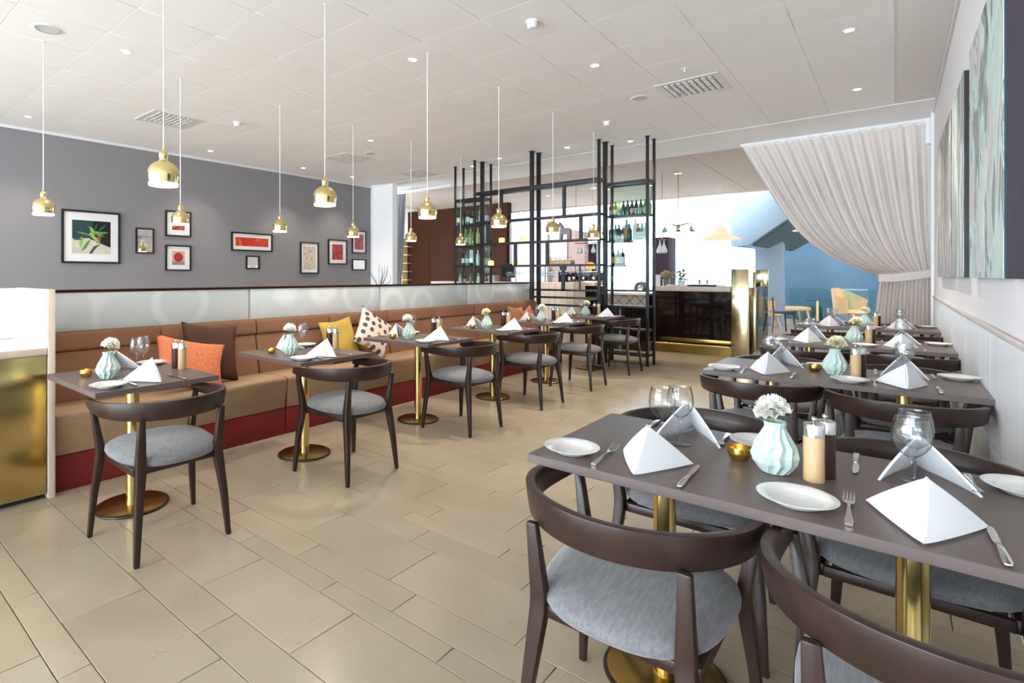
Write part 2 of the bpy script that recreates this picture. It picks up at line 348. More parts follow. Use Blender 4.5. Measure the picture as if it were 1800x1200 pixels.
# lobby far end: tall window wall with mullions and panes
wf = struct(mk('wall_far', BX(-13, 21.3, 0, 7, 21.5, .25).box(-13, 21.3, 5.9, 7, 21.5, 6.4), 'plaster_white'))
for i in range(10):
    x0 = -13+i*1.5
    wn = struct(mk('window_%d' % (i+7), BX(x0, 21.3, .25, x0+.09, 21.42, 5.9).box(x0+.09, 21.3, 2.5, x0+1.5, 21.4, 2.58).box(x0+.09, 21.3, 3.9, x0+1.5, 21.4, 3.96), 'white_trim'))
    mk('pane', BX(x0+.09, 21.34, .25, x0+1.5, 21.352, 2.5), 'window_pane', wn); mk('pane', BX(x0+.09, 21.34, 2.58, x0+1.5, 21.352, 3.9), 'window_pane', wn); mk('pane', BX(x0+.09, 21.34, 3.96, x0+1.5, 21.352, 5.9), 'window_pane', wn)
struct(mk('wall_lobby_left', BX(-13.2, 9, 0, -13, 21.5, 6.4), 'plaster_white'))
struct(mk('wall_lobby_right', BX(2.6, 9.05, 0, 2.8, 21.5, 6.4), 'wall_paint'))
struct(mk('ceiling_atrium', BX(-13, YF, 6.4, 7, 21.5, 6.5), 'plaster_white'))
# the building across the street
fb = thing('office_building', 'pale office facade seen through the lobby windows', 'building', (-7, 38, 0))
mk('wall', BX(-22, 0, 0, 22, 8, 16), 'facade', fb)
for iz in range(6):
    for ix in range(10):
        if iz == 0 and ix == 0: q = mk('window', BX(-21, -.06, .9, -17.4, 0, 2.3), 'facade_dark', fb)
        else: inst('window', q.data, fb, (ix*4.25, 0, iz*2.5))
struct(mk('ground_outside', BX(-40, 22, -.3, 30, 60, -.1), 'facade'))

# wood-clad wall, bookcase end wall and pink lobby wall beyond the bar
pw0, pw1 = ony(717, 450, 12.6).x, ony(892, 450, 12.6).x
wc = struct(mk('wall_wood', BX(pw0, 12.6, 0, pw1, 12.8, C), 'wood_dark'))
for i in range(4):
    a = pw0+(pw1-pw0)*i/4; b = pw0+(pw1-pw0)*(i+1)/4
    mk('wood_panel', BX(a+.006, 12.58, 0, b-.006, 12.602, ony(740, 408, 12.58).z), 'wood_dark', wc)
struct(mk('wall_grey_lobby', BX(pw1, 12.7, 0, ony(962, 450, 12.7).x, 12.9, ony(900, 392, 12.7).z), 'wall_paint'))
p0, p1 = ony(962, 450, 12.8).x, ony(1028, 450, 12.8).x
zt0, zt1 = ony(962, 396, 12.8).z, ony(1028, 408, 12.8).z
struct(mk('wall_pink', G().prism([(p0, 0), (p1, 0), (p1, zt1), (p0, zt0)], 12.8, 13.0, 'y'), 'pink_wall'))
struct(mk('door_1', BX(ony(1031, 450, 13.4).x, 13.4, 0, ony(1047, 450, 13.4).x, 13.5, ony(1040, 428, 13.4).z), 'purple_wall', bevel=.01))
struct(mk('wall_pier', BX(ony(1151, 450, 14).x, 14, 0, ony(1175, 450, 14).x, 14.6, ony(1160, 417, 14).z), 'purple_wall', bevel=.01))

# ------------------------------------------------------------------ chairs
def chair_meshes():
    D = {}
    g = G(); N = 56; rings = []
    for i in range(N+1):
        t = i/N; a = (t-.5)*2                       # -1..1 round the back
        s = a*1.0
        if abs(s) < .68:
            an = s/.68*PI/2; x = .283*math.sin(an); yy = .02-.285*math.cos(an); nx, ny = math.sin(an), -math.cos(an)
        else:
            q = (abs(s)-.68)/.32; sg = 1 if s > 0 else -1
            x = sg*(.283-.02*q*q); yy = .02+.225*q; nx, ny = sg*1.0, .0
        e = abs(a)**2.2
        zt = .727-.036*e; h = .088-.048*e; th = .013-.003*e
        tilt = .012*(1-e)
        zb = zt-h
        rings.append([(x+nx*(th+tilt), yy+ny*(th+tilt), zt), (x+nx*(tilt-th), yy+ny*(tilt-th), zt), (x-nx*(th+.002), yy-ny*(th+.002), (zt+zb)/2), (x-nx*th, yy-ny*th, zb), (x+nx*th, yy+ny*th, zb), (x+nx*(th+.006), yy+ny*(th+.006), (zt+zb)/2)])
    g.loft(rings); D['back'] = mesh('back_rail', g, 'chair_wood', bevel=.003)
    def leg(pts, sz): return mesh('leg', G().rectloft(pts, sz), 'chair_wood', bevel=.005)
    for sx in (-1, 1):
        D['f', sx] = leg([(sx*.262, .240, 0), (sx*.246, .222, .22), (sx*.226, .198, .41), (sx*.228, .196, .45), (sx*.262, .205, .668)], [(.022, .024), (.03, .034), (.038, .046), (.036, .044), (.022, .030)])
        D['r', sx] = leg([(sx*.218, -.242, 0), (sx*.203, -.222, .22), (sx*.184, -.196, .41), (sx*.184, -.196, .45), (sx*.190, -.226, .648)], [(.024, .022), (.034, .03), (.046, .038), (.044, .036), (.030, .022)])
    def out(sc, z):
        r = []
        for j in range(40):
            a = 2*PI*j/40; c, s_ = math.cos(a), math.sin(a); p = 2.7
            k = (abs(c)**p+abs(s_)**p)**(-1/p)
            xx = k*c; yy = k*s_
            r.append((xx*sc*(.238+.020*yy), yy*sc*.248+.0, z+.010*(yy*sc)*1.0))
        return r
    g = G(); g.loft([out(.86, .424), out(.97, .432), out(1.0, .446), out(.99, .460), out(.93, .473), out(.78, .484), out(.55, .490), out(.28, .493), out(.02, .494)])
    D['seat'] = mesh('seat', g, 'seat_fabric', smooth=True)
    for sx in (-1, 1): D['side', sx] = mesh('seat_rail', G().box(min(sx*.215, sx*.195), -.19, .388, max(sx*.215, sx*.195), .19, .426), 'chair_wood', bevel=.006)
    g = G().box(-.20, .18, .392, .20, .202, .426); D['fr'] = mesh('seat_rail', g, 'chair_wood', bevel=.006)
    g = G().box(-.18, -.202, .392, .18, -.18, .426); D['bk'] = mesh('seat_rail', g, 'chair_wood', bevel=.006)
    return D
CH = chair_meshes()
def chair(x, y, rz, label, group):
    t = thing('dining_chair', label, 'chair', (x, y, 0), rz, group)
    inst('back_rail', CH['back'], t); inst('seat', CH['seat'], t)
    for sx in (-1, 1): inst('leg', CH['f', sx], t); inst('leg', CH['r', sx], t); inst('seat_rail', CH['side', sx], t)
    inst('seat_rail', CH['fr'], t); inst('seat_rail', CH['bk'], t)
    return t

# ------------------------------------------------------------------ tables
def table(x, y, sx, sy, poles, label, group):
    t = thing('dining_table', label, 'table', (x, y, 0), 0, group)
    def top():
        g = BX(-sx/2, -sy/2, .712, sx/2, sy/2, .74); me = mesh('table_top', g, 'table_laminate', bevel=.0015, segs=1)
        me.materials.append(MATS['table_edge'])
        for p in me.polygons:
            if abs(p.normal.z) < .6: p.material_index = 1
        return me
    inst('table_top', shared(('tt', sx, sy), top), t)
    for px_ in poles:
        inst('pole', shared('pole', lambda: mesh('pole', G().lathe([(.034, .012), (.034, .70)], 28, cap=True).lathe([(.036, .012), (.036, .02)], 28, cap=True), 'brass', smooth=1)), t, (px_, 0, 0))
        inst('mounting_plate', shared('mp', lambda: mesh('mounting_plate', BX(-.11, -.11, .700, .11, .11, .712), 'black_steel')), t, (px_, 0, 0))
        b = inst('base_disc', shared('bd', lambda: mesh('base_disc', G().lathe([(.001, .0), (.188, .0), (.19, .004), (.188, .010), (.18, .0125), (.001, .0125)], 48), 'dark_rim', smooth=1)), t, (px_, 0, 0))
        inst('base_cover', shared('bc', lambda: mesh('base_cover', G().lathe([(.001, .0150), (.174, .0150), (.178, .0125)], 48), 'brass_aged', smooth=1)), b)
    return t

# ------------------------------------------------------------------ table-top things
def napkin_mesh(k):
    rnd = random.Random(k); h = .120+.01*rnd.random(); wL = .108+.015*rnd.random(); wR = .092+.012*rnd.random(); dp = .215
    g = G(); A = Vector((0, .105, h)); F_ = Vector((0, 0, .004)); Lc = Vector((-wL, dp, .003)); Rc = Vector((wR, dp+.01, .003))
    def face(P, Q, S_, bulge, out):   # triangle apex A - P - Q, curved
        n = 8; idx = {}; vs = []; fs = []
        for i in range(n+1):
            for j in range(n+1-i):
                a, b = i/n, j/n; c = 1-a-b
                p = P*a+Q*b+A*c
                p = p+out*bulge*4*(a*b*.6+c*(1-c)*.35)
                idx[i, j] = len(vs); vs.append(p)
        for i in range(n):
            for j in range(n-i):
                fs.append((idx[i, j], idx[i+1, j], idx[i, j+1]))
                if j < n-i-1: fs.append((idx[i+1, j], idx[i+1, j+1], idx[i, j+1]))
        g.add(vs, fs)
    nl = (F_-A).cross(Lc-A).normalized(); nl = nl if nl.x < 0 else -nl
    nr = (F_-A).cross(Rc-A).normalized(); nr = nr if nr.x > 0 else -nr
    face(F_, Lc, A, .012, nl); face(F_, Rc, A, .012, nr)
    me = bpy.data.meshes.new('napkin'); me.from_pydata(g.v, [], g.f)
    bm = bmesh.new(); bm.from_mesh(me); bmesh.ops.remove_doubles(bm, verts=bm.verts, dist=.0008); bmesh.ops.recalc_face_normals(bm, faces=bm.faces)
    bmesh.ops.solidify(bm, geom=bm.faces[:], thickness=.0075)
    bmesh.ops.smooth_vert(bm, verts=bm.verts, factor=.35, use_axis_x=True, use_axis_y=True, use_axis_z=True)
    zm = min(v.co.z for v in bm.verts)
    for v in bm.verts: v.co.z -= zm
    bm.to_mesh(me); bm.free(); me.materials.append(MATS['linen'])
    me.polygons.foreach_set('use_smooth', [True]*len(me.polygons)); me.set_sharp_from_angle(angle=R(50)); return me
def plate_mesh(): return mesh('bread_plate', G().lathe([(.001, .004), (.045, .003), (.05, 0), (.054, .002), (.060, .008), (.085, .018), (.086, .020), (.084, .0205), (.064, .0155), (.061, .0135), (.054, .0065), (.001, .0055)], 48), 'porcelain', smooth=True)
def fork_mesh():
    g = G(); pts = [(0, .0, .004, .0075, .0035), (0, .02, .004, .0085, .004), (0, .06, .006, .005, .0035), (0, .10, .009, .003, .003), (0, .125, .008, .0035, .003), (0, .14, .006, .010, .0022), (0, .155, .006, .0125, .0022)]
    g.loft([[(x-w_, y, z-h), (x+w_, y, z-h), (x+w_, y, z+h), (x-w_, y, z+h)] for x, y, z, w_, h in pts])
    for i in range(4):
        x = (-.0102+.0068*i)
        g.loft([[(x-w_, y, z-.0014), (x+w_, y, z-.0014), (x+w_, y, z+.0014), (x-w_, y, z+.0014)] for y, z, w_ in [(.153, .006, .0023), (.175, .010, .002), (.198, .017, .001)]])
    return mesh('fork', g, 'steel', bevel=.0007, segs=1)
def knife_blade():
    g = G(); g.loft([[(-w_, y, z-.0016), (w_*.6, y, z-.0008), (w_*.6, y, z+.0008), (-w_, y, z+.0016)] for y, z, w_ in [(.108, .005, .006), (.125, .005, .009), (.18, .004, .0095), (.205, .004, .007), (.213, .004, .002)]])
    return mesh('blade', g, 'steel', bevel=.0004, segs=1)
def knife_handle():
    g = G(); g.loft([[(-w_, y, .005-h), (w_, y, .005-h), (w_, y, .005+h), (-w_, y, .005+h)] for y, w_, h in [(0, .006, .003), (.01, .0085, .0045), (.06, .007, .0042), (.11, .0055, .0035)]])
    return mesh('handle', g, 'steel', bevel=.002)
def wine_glass_mesh():
    o = [(.0005, 0), (.034, 0), (.0347, .0012), (.034, .0022), (.02, .003), (.006, .007), (.0036, .02), (.0034, .07), (.005, .084), (.016, .092), (.030, .104), (.039, .122), (.0415, .140), (.039, .165), (.0338, .188), (.0342, .1895), (.0338, .191), (.0330, .190), (.0328, .186)]
    i = [(.0325, .190), (.038, .165), (.0405, .140), (.038, .1225), (.0292, .105), (.0155, .0935), (.0005, .0905)]
    return mesh('wine_glass', G().lathe(o, 32), 'glass', smooth=True)
def vase_mesh():
    n = 12; rings = []
    prof = [(.030, 0, 0), (.034, .002, 0), (.052, .030, .5), (.0575, .052, 0), (.050, .078, .5), (.036, .105, 0), (.0255, .126, .5), (.0255, .130, .5), (.0275, .142, .5), (.0275, .145, .5), (.0245, .145, .5), (.022, .128, .5), (.02, .06, .5)]
    for r, z, off in prof:
        ring = []
        for j in range(2*n):
            a = PI*(j+0*off)/n; rr = r*(1.0+ (.075 if (j % 2 == 0) else -.06)*(1 if .0015 < z < .127 and r > .021 else .25))
            ring.append((rr*math.cos(a+off*.26+z*2.2), rr*math.sin(a+off*.26+z*2.2), z))
        rings.append(ring)
    me = mesh('vase', G().loft(rings, cap=True), 'mint'); return me
def flower_meshes(k, m):
    rnd = random.Random(k); g = G()
    for L in range(10):
        n = 33; fL = L/9; r = .042*math.cos(fL*1.25)+.004; z0 = .030*math.sin(fL*1.4)-.008; ph = rnd.random()*6
        vs = [(0, 0, z0-.010)]; fs = []
        for q, rad in enumerate((.4, .75, 1.0)):
            for j in range(n):
                a = 2*PI*j/n; rr = r*rad*(1+.05*(q/2)*math.sin(5*a+ph)+.06*rnd.uniform(-1, 1)*(q == 2))
                z = z0-.008+.016*rad*rad*(.3+.9*fL)+.006*(q/2)*math.sin(11*a+ph)+.002*rnd.uniform(-1, 1)*(q == 2)
                vs.append((rr*math.cos(a), rr*math.sin(a), z))
        for j in range(n): fs.append((0, 1+j, 1+(j+1) % n))
        for q in range(2):
            for j in range(n): fs.append((1+q*n+j, 1+(q+1)*n+j, 1+(q+1)*n+(j+1) % n, 1+q*n+(j+1) % n))
        g.add(vs, fs)
    return mesh('petals', g, m, smooth=True, normals=False)
def candle_meshes():
    b = mesh('bowl', G().lathe([(.001, 0), (.020, 0), (.023, .003), (.0335, .020), (.034, .024), (.0325, .040), (.0318, .040), (.033, .024), (.0225, .006), (.001, .006)], 32), 'candle_gold', smooth=1)
    w_ = mesh('tea_light', G().lathe([(.001, .012), (.019, .012), (.019, .022), (.001, .022)], 20), 'wax', smooth=1)
    f = mesh('flame', G().lathe([(.0005, .022), (.003, .026), (.0036, .030), (.0005, .039)], 10), 'flame', smooth=True)
    return b, w_, f
PLATE, FORK, KB, KH, WG, VASE = plate_mesh(), fork_mesh(), knife_blade(), knife_handle(), wine_glass_mesh(), vase_mesh()
NAPK = [napkin_mesh(i) for i in range(4)]; CM = candle_meshes()
MILL = {c: mesh('body', G().lathe([(.001, 0), (.0245, 0), (.025, .002), (.0243, .06), (.0248, .122), (.001, .122)], 28), m, smooth=1) for c, m in (('light wood', 'mill_wood'), ('dark', 'mill_dark'))}
MCAP = mesh('steel_cap', G().lathe([(.001, .122), (.0255, .122), (.0255, .152), (.024, .156), (.008, .159), (.001, .159)], 28), 'steel', smooth=1)
MKNOB = mesh('knob', G().lathe([(.0005, .157), (.003, .158), (.003, .161), (.006, .163), (.0078, .168), (.006, .173), (.0005, .1755)], 16), 'steel', smooth=True)
def place(o, rz, tdesc, pdesc, k):
    """o = point on the table edge in front of the guest; local +y runs into the table"""
    rnd = random.Random(k*13+5); c, s = math.cos(rz), math.sin(rz)
    def W(x, y): return (o[0]+x*c-y*s, o[1]+x*s+y*c, .7402)
    at = '%s of %s' % (pdesc, tdesc)
    tag(inst('bread_plate', PLATE, None, W(-.22, .105), rz), 'small white bread plate at the '+at, 'plate', 'bread plates')
    tag(inst('napkin', NAPK[k % 4], None, W(0+rnd.uniform(-.01, .01), .012+rnd.uniform(0, .008)), rz+rnd.uniform(-.08, .08)), 'white napkin folded to a tent at the '+at, 'napkin', 'folded napkins')
    tag(inst('fork', FORK, None, W(-.115, .03), rz+.05), 'silver fork at the '+at, 'fork', 'forks')
    t = thing('table_knife', 'silver knife at the '+at, 'knife', W(.128, .012), rz+.02, 'table knives')
    inst('blade', KB, t); inst('handle', KH, t)
def glass(x, y, lab): tag(inst('wine_glass', WG, None, (x, y, .7402), random.random()*6), lab, 'wine glass', 'wine glasses on the tables')
def centre(tdesc, cpos, vpos, m1, m2, k, flow='petal', order=('light wood', 'dark')):
    t = thing('candle_holder', 'round brass candle holder on '+tdesc, 'candle holder', (*cpos, .7402), k, 'brass candle holders')
    inst('bowl', CM[0], t); inst('tea_light', CM[1], t); inst('flame', CM[2], t)
    tag(inst('vase', VASE, None, (*vpos, .7402), k*.7), 'pale mint faceted vase on '+tdesc, 'vase', 'mint vases')
    col = {'petal': 'white', 'petal_yellow': 'pale yellow'}[flow]
    t = thing('carnation', col+' carnation in the vase on '+tdesc, 'flower', (*vpos, .76), k, 'carnations')
    dx = (.012, .010)
    mk('stem', G().tube([(0, 0, 0), (.002, 0, .06), (.006, .004, .12), (*dx, .155)], .0022, 6), 'leaf', t)
    inst('petals', shared(('pet', k % 3, flow), lambda: flower_meshes(k % 3, flow)), t, (*dx, .165), rot=(.25*math.sin(k), .25*math.cos(k), k))
    mk('calyx', G().lathe([(.002, 0), (.007, .008), (.009, .02), (.006, .022)], 8), 'leaf', t, (*dx, .142))
    mk('leaf', G().grid(lambda u, v: (.012+.02*v, (u-.5)*.014*math.sin(PI*min(.98, v+.05)), .13+.025*v-.02*v*v), 2, 4), 'leaf', t, thick=.001)
    for p, c in ((m1, order[0]), (m2, order[1])):
        t = thing('pepper_mill', '%s mill with a steel top on %s' % (c, tdesc), 'mill', (*p, .7402), 0, 'salt and pepper mills')
        inst('body', MILL[c], t); inst('steel_cap', MCAP, t); inst('knob', MKNOB, t)

# ------------------------------------------------------------------ banquette row
ORD6 = ['nearest', 'second', 'third', 'fourth', 'fifth', 'farthest']
TY = [1.235, 2.42, 3.67, 4.88, 6.05, 7.30]; CY = [1.20, 2.42, 3.75, 4.92, 6.06, 7.32]; CX = [-2.79, -2.79, -2.82, -2.83, -2.845, -2.87]
random.seed(3)
for i in range(6):
    td = 'the %s banquette table' % ORD6[i]; tx = -3.275
    table(tx, TY[i], .775, .63, [0], '%s small brown table with one brass pole along the banquette' % ORD6[i], 'banquette tables')
    chair(CX[i], CY[i], PI/2+random.uniform(-.03, .03), 'dark wood armchair with grey seat facing %s' % td, 'chairs facing the banquette')
    place((tx+.3875, TY[i]), PI/2, td, 'chair side', i*2); place((tx-.3875, TY[i]), -PI/2, td, 'bench side', i*2+1)
    glass(tx-.14, TY[i]+.075, 'wine glass nearer the aisle on '+td); glass(tx-.20, TY[i]+.135, 'wine glass nearer the bench on '+td)
    centre(td, (tx-.125, TY[i]-.195), (tx+.01, TY[i]-.13), (tx+.025, TY[i]+.272), (tx-.035, TY[i]+.262), i+1, ['petal', 'petal', 'petal', 'petal_yellow', 'petal', 'petal_yellow'][i])

# ------------------------------------------------------------------ wall-side row
ORD4 = ['nearest', 'second', 'third', 'farthest']
RY = [1.84, 3.87, 5.78, 7.74]; SEATS = [
    [(-.54, 1.50), (.072, 1.415), (-.585, 2.29), (.038, 2.22)],
    [(-.595, 3.59), (.02, 3.50), (-.585, 4.36), (.035, 4.33)],
    [(-.565, 5.29), (.055, 5.36), (-.585, 6.3), (.035, 6.3)],
    [(-.58, 7.2), (.04, 7.2), (-.585, 8.28), (.035, 8.28)]]
PL = ['near aisle side', 'near wall side', 'far aisle side', 'far wall side']
for i in range(4):
    td = 'the %s wall-side table' % ORD4[i]; tx = -.268; ty = RY[i]
    table(tx, ty, 1.222, .67, [-.30, .30], '%s long brown table on two brass poles beside the tiled wall' % ORD4[i], 'long tables along the wall')
    for j, (x, y) in enumerate(SEATS[i]):
        chair(x, y, (0 if j < 2 else PI)+random.uniform(-.03, .03), 'dark wood armchair at the %s of %s' % (PL[j], td), 'chairs at the wall-side tables')
    place((-.56, ty-.335), 0, td, PL[0], 20+i*4); place((.035, ty-.335), 0, td, PL[1], 21+i*4)
    place((-.56, ty+.335), PI, td, PL[2], 22+i*4); place((.035, ty+.335), PI, td, PL[3], 23+i*4)
    for j, (x, y) in enumerate([(-.585, ty+.03), (-.545, ty+.085), (.03, ty+.06), (.038, ty+.16)]):
        glass(x, y, 'wine glass, %s, on %s' % (['aisle end nearer the camera', 'aisle end farther back', 'wall end nearer the camera', 'wall end farther back'][j], td))
    centre(td, (-.361, ty+.035), (-.262, ty-.012), (-.17, ty-.02), (-.150, ty+.036), 10+i, ['petal', 'petal_yellow', 'petal_yellow', 'petal_yellow'][i])

# ------------------------------------------------------------------ banquette, partition and counter
PY = [.985, 2.62, 4.24, 5.87, 7.52]
for i in range(4):
    y0, y1 = PY[i]+.004, PY[i+1]-.004
    t = thing('banquette', 'tan upholstered banquette section, %s from the camera, on a red plinth' % ['nearest', 'second', 'third', 'farthest'][i], 'bench', (0, 0, 0), 0, 'banquette sections')
    mk('plinth', BX(-4.32, y0, 0, -3.80, y1, .212), 'bench_red', t, bevel=.004)
    mk('seat', G().prism([(-4.25, .214), (-3.80, .214), (-3.765, .45), (-3.78, .468), (-3.83, .476), (-4.25, .452)], y0, y1, 'y'), 'bench_seat', t, bevel=.012)
    mk('piping', BX(-4.2, y0-.004, .22, -3.79, y0, .455), 'bench_red', t)
    for h in range(2):
        a = y0+(y1-y0)*h/2+.002; b = y0+(y1-y0)*(h+1)/2-.002
        if h == 0: a = y0
        mk('backrest', G().prism([(-4.30, .44), (-4.18, .44), (-4.245, .79), (-4.30, .79)], a, b, 'y'), 'bench_back', t, bevel=.012)
        mk('back_roll', G().prism([(-4.335, .79), (-4.235, .79), (-4.225, .81), (-4.235, .905), (-4.255, .918), (-4.335, .918)], a, b, 'y'), 'bench_back', t, bevel=.014)
part = thing('partition', 'low partition with frosted glass panels behind the banquette', 'partition', (0, 0, 0))
mk('core', BX(-4.46, .99, 0, -4.36, 7.53, .93), 'wood_pale', part)
for i in range(4): mk('glass_panel', BX(-4.375, PY[i]+.012, .90, -4.355, PY[i+1]-.012, 1.185), 'frosted_glass', part, bevel=.002)
mk('cap', BX(-4.46, .985, 1.185, -4.345, 7.53, 1.203), 'wood_dark', part, bevel=.002)
mk('backing', BX(-4.46, .99, .93, -4.377, 7.53, 1.185), 'white_board', part)
mk('end_panel', BX(-4.47, .945, 0, -3.735, .982, 1.222), 'wood_pale', part, bevel=.003)
cn = thing('service_counter', 'brass-fronted service counter with a white top at the left edge', 'counter', (0, 0, 0))
mk('brass_front', BX(-3.752, -1.2, .035, -3.742, .938, .835), 'brass_panel', cn, bevel=.001)
mk('carcass', BX(-4.45, -1.2, .03, -3.754, .94, .84), 'wood_pale', cn)
mk('toe_kick', BX(-4.4, -1.2, 0, -3.78, .93, .03), 'black_steel', cn)
mk('counter_top', BX(-4.45, -1.2, .842, -3.738, .942, .878), 'wood_pale', cn, bevel=.002)
mk('top_sheet', BX(-4.44, -1.2, .879, -3.745, .94, .882), 'white_board', cn)
mk('side_sheet', BX(-4.455, .936, .884, -3.75, .9435, 1.218), 'white_board', cn)
mk('back_sheet', BX(-4.47, -1.2, .884, -4.455, .94, 1.218), 'white_board', cn)
q = onz(23, 594, .883)
t = thing('dispenser', 'small white dispenser standing on the white counter', 'dispenser', (q.x, q.y, .8825), 0)
mk('body', BX(-.035, -.03, 0, .035, .03, .075), 'white_plastic', t, bevel=.008); mk('front_cover', BX(.0352, -.024, .008, .037, .024, .068), 'mount', t)

def cushion(name, label, sx, sz, th, m, loc, rot, pat=None):
    def f(sgn):
        def q(u, v):
            x, z = 2*u-1, 2*v-1
            e = max(0, (1-abs(x)**2.4))*max(0, (1-abs(z)**2.4))
            pin = 1-.13*(1-abs(x)**1.5)*abs(z)**3-.13*(1-abs(z)**1.5)*abs(x)**3
            return (x*sx/2*pin, sgn*th/2*e**.42, z*sz/2*pin)
        return q
    g = G().grid(f(1), 18, 18).grid(f(-1), 18, 18)
    me = bpy.data.meshes.new(name); me.from_pydata(g.v, [], g.f); bm = bmesh.new(); bm.from_mesh(me); bmesh.ops.remove_doubles(bm, verts=bm.verts, dist=.0005); bmesh.ops.recalc_face_normals(bm, faces=bm.faces); bm.to_mesh(me); bm.free()
    me.materials.append(MATS[m]); me.polygons.foreach_set('use_smooth', [True]*len(me.polygons))
    o = inst(name, me, None, loc, rot=rot); o.rotation_mode = 'YXZ'; tag(o, label, 'cushion', 'cushions on the banquette'); return o
mat('velvet_brown', (72, 40, 20), .7, var=.2, scale=6, sheen=0); mat('knit_orange', (214, 124, 84), .9, var=.3, scale=90, stretch=(.5, 1, 2), bump=.6)
mat('velvet_olive', (192, 158, 70), .7, var=.15, scale=6); mat('cushion_red', (160, 84, 68), .8, var=.1); mat('cushion_tan', (164, 116, 78), .8, var=.1)
def dots():
    m = mat('dot_linen', (224, 206, 192), .85, var=0); n, l, b = nodes(m)
    tc = n.new('ShaderNodeTexCoord'); v = n.new('ShaderNodeTexVoronoi'); v.inputs['Scale'].default_value = 12.5; v.inputs['Randomness'].default_value = .42; v.voronoi_dimensions = '2D'
    mp = n.new('ShaderNodeMapping'); mp.inputs['Rotation'].default_value = (R(90), 0, 0); l.new(tc.outputs['Object'], mp.inputs[0]); l.new(mp.outputs[0], v.inputs[0])
    c = n.new('ShaderNodeMath'); c.operation = 'LESS_THAN'; c.inputs[1].default_value = .30; l.new(v.outputs['Distance'], c.inputs[0])
    sp = n.new('ShaderNodeSeparateColor'); l.new(v.outputs['Color'], sp.inputs[0])
    gt = n.new('ShaderNodeMath'); gt.operation = 'GREATER_THAN'; gt.inputs[1].default_value = .82; l.new(sp.outputs[0], gt.inputs[0])
    m1 = n.new('ShaderNodeMix'); m1.data_type = 'RGBA'; l.new(gt.outputs[0], m1.inputs[0]); m1.inputs[6].default_value = (*lin((84, 76, 74)), 1); m1.inputs[7].default_value = (*lin((186, 148, 84)), 1)
    m2 = n.new('ShaderNodeMix'); m2.data_type = 'RGBA'; l.new(c.outputs[0], m2.inputs[0]); m2.inputs[6].default_value = (*lin((224, 206, 192)), 1); l.new(m1.outputs[2], m2.inputs[7])
    l.new(m2.outputs[2], b.inputs['Base Color'])
dots()
cushion('cushion', 'dark brown velvet cushion leaning on the banquette behind an orange one', .46, .46, .14, 'velvet_brown', (-4.05, 2.10, .705), (R(-17), R(8), R(90)))
cushion('cushion', 'knitted orange cushion beside the nearest banquette table', .52, .38, .14, 'knit_orange', (-3.92, 1.88, .655), (R(-24), R(15), R(92)))
cushion('cushion', 'olive yellow velvet cushion behind the spotted cushion', .42, .42, .13, 'velvet_olive', (-4.09, 3.44, .68), (R(-18), R(-5), R(92)))
cushion('cushion', 'pale spotted cushion balanced on one corner beside the olive one', .42, .42, .13, 'dot_linen', (-4.0, 3.80, .725), (R(-20), R(34), R(90)))
cushion('cushion', 'tan cushion at the far end of the banquette', .40, .40, .12, 'cushion_tan', (-4.10, 6.72, .67), (R(-16), R(6), R(90)))
cushion('cushion', 'faded red cushion next to the tan one at the far end', .40, .38, .12, 'cushion_red', (-4.05, 6.98, .65), (R(-20), R(-14), R(90)))

# ------------------------------------------------------------------ pendant lamps
def pend_meshes():
    D = {}
    o = [(.0075, .205), (.018, .200), (.0245, .188), (.0265, .172), (.0235, .160), (.0225, .150), (.030, .142), (.052, .130), (.072, .112), (.083, .090), (.0865, .068), (.085, .042), (.0805, .016)]
    i = [(.08, .016), (.0845, .042), (.086, .068), (.0825, .090), (.0715, .1115), (.0515, .1295), (.02, .140), (.0005, .141)]
    D['shade'] = mesh('brass_shade', G().lathe(o+i, 40), 'brass_lamp', smooth=True)
    D['rim'] = mesh('white_rim', G().lathe([(.0798, .017), (.079, .002), (.078, .0), (.077, .002), (.0775, .024), (.0795, .045)], 40), 'lamp_inner', smooth=True)
    D['bulb'] = mesh('bulb', G().lathe([(.0005, .012), (.018, .016), (.03, .032), (.026, .058), (.014, .08), (.012, .14)], 20), 'bulb', smooth=True)
    D['cap'] = mesh('cord_grip', G().lathe([(.008, .204), (.006, .225), (.004, .226)], 12, cap=True), 'brass_lamp', smooth=1)
    D['cord'] = mesh('cord', G().tube([(0, 0, .22), (0, 0, C-1.82)], .0032, 8), 'cord', smooth=True)
    D['rose'] = mesh('ceiling_rose', G().cyl((0, 0, C-1.82-.004), .014, .004, 14), 'cord', smooth=1)
    return D
PD = pend_meshes()
for row, X, ys, w_ in (('over the banquette tables', -3.20, [1.375, 2.548, 3.713, 4.88, 6.088, 7.28], 'f'), ('beyond the partition', -5.51, [1.36, 2.536, 3.718, 4.864, 6.015, 7.246], 'b')):
    for i, yy in enumerate(ys):
        t = thing('pendant_lamp', '%s brass bell pendant lamp in the row %s' % (ORD6[i], row), 'pendant lamp', (X, yy, 1.82), .4*i, 'brass bell pendants '+row)
        inst('brass_shade', PD['shade'], t); inst('white_rim', PD['rim'], t); inst('bulb', PD['bulb'], t); inst('cord_grip', PD['cap'], t); inst('cord', PD['cord'], t); inst('ceiling_rose', PD['rose'], t)
        l = bpy.data.lights.new('pendant_light', 'SPOT'); l.energy = 13; l.color = (1, .88, .72); l.spot_size = R(120); l.spot_blend = .6; l.shadow_soft_size = .05
        lo = bpy.data.objects.new('pendant_light', l); S.collection.objects.link(lo); lo.parent = t; lo.location = (0, 0, -.01)
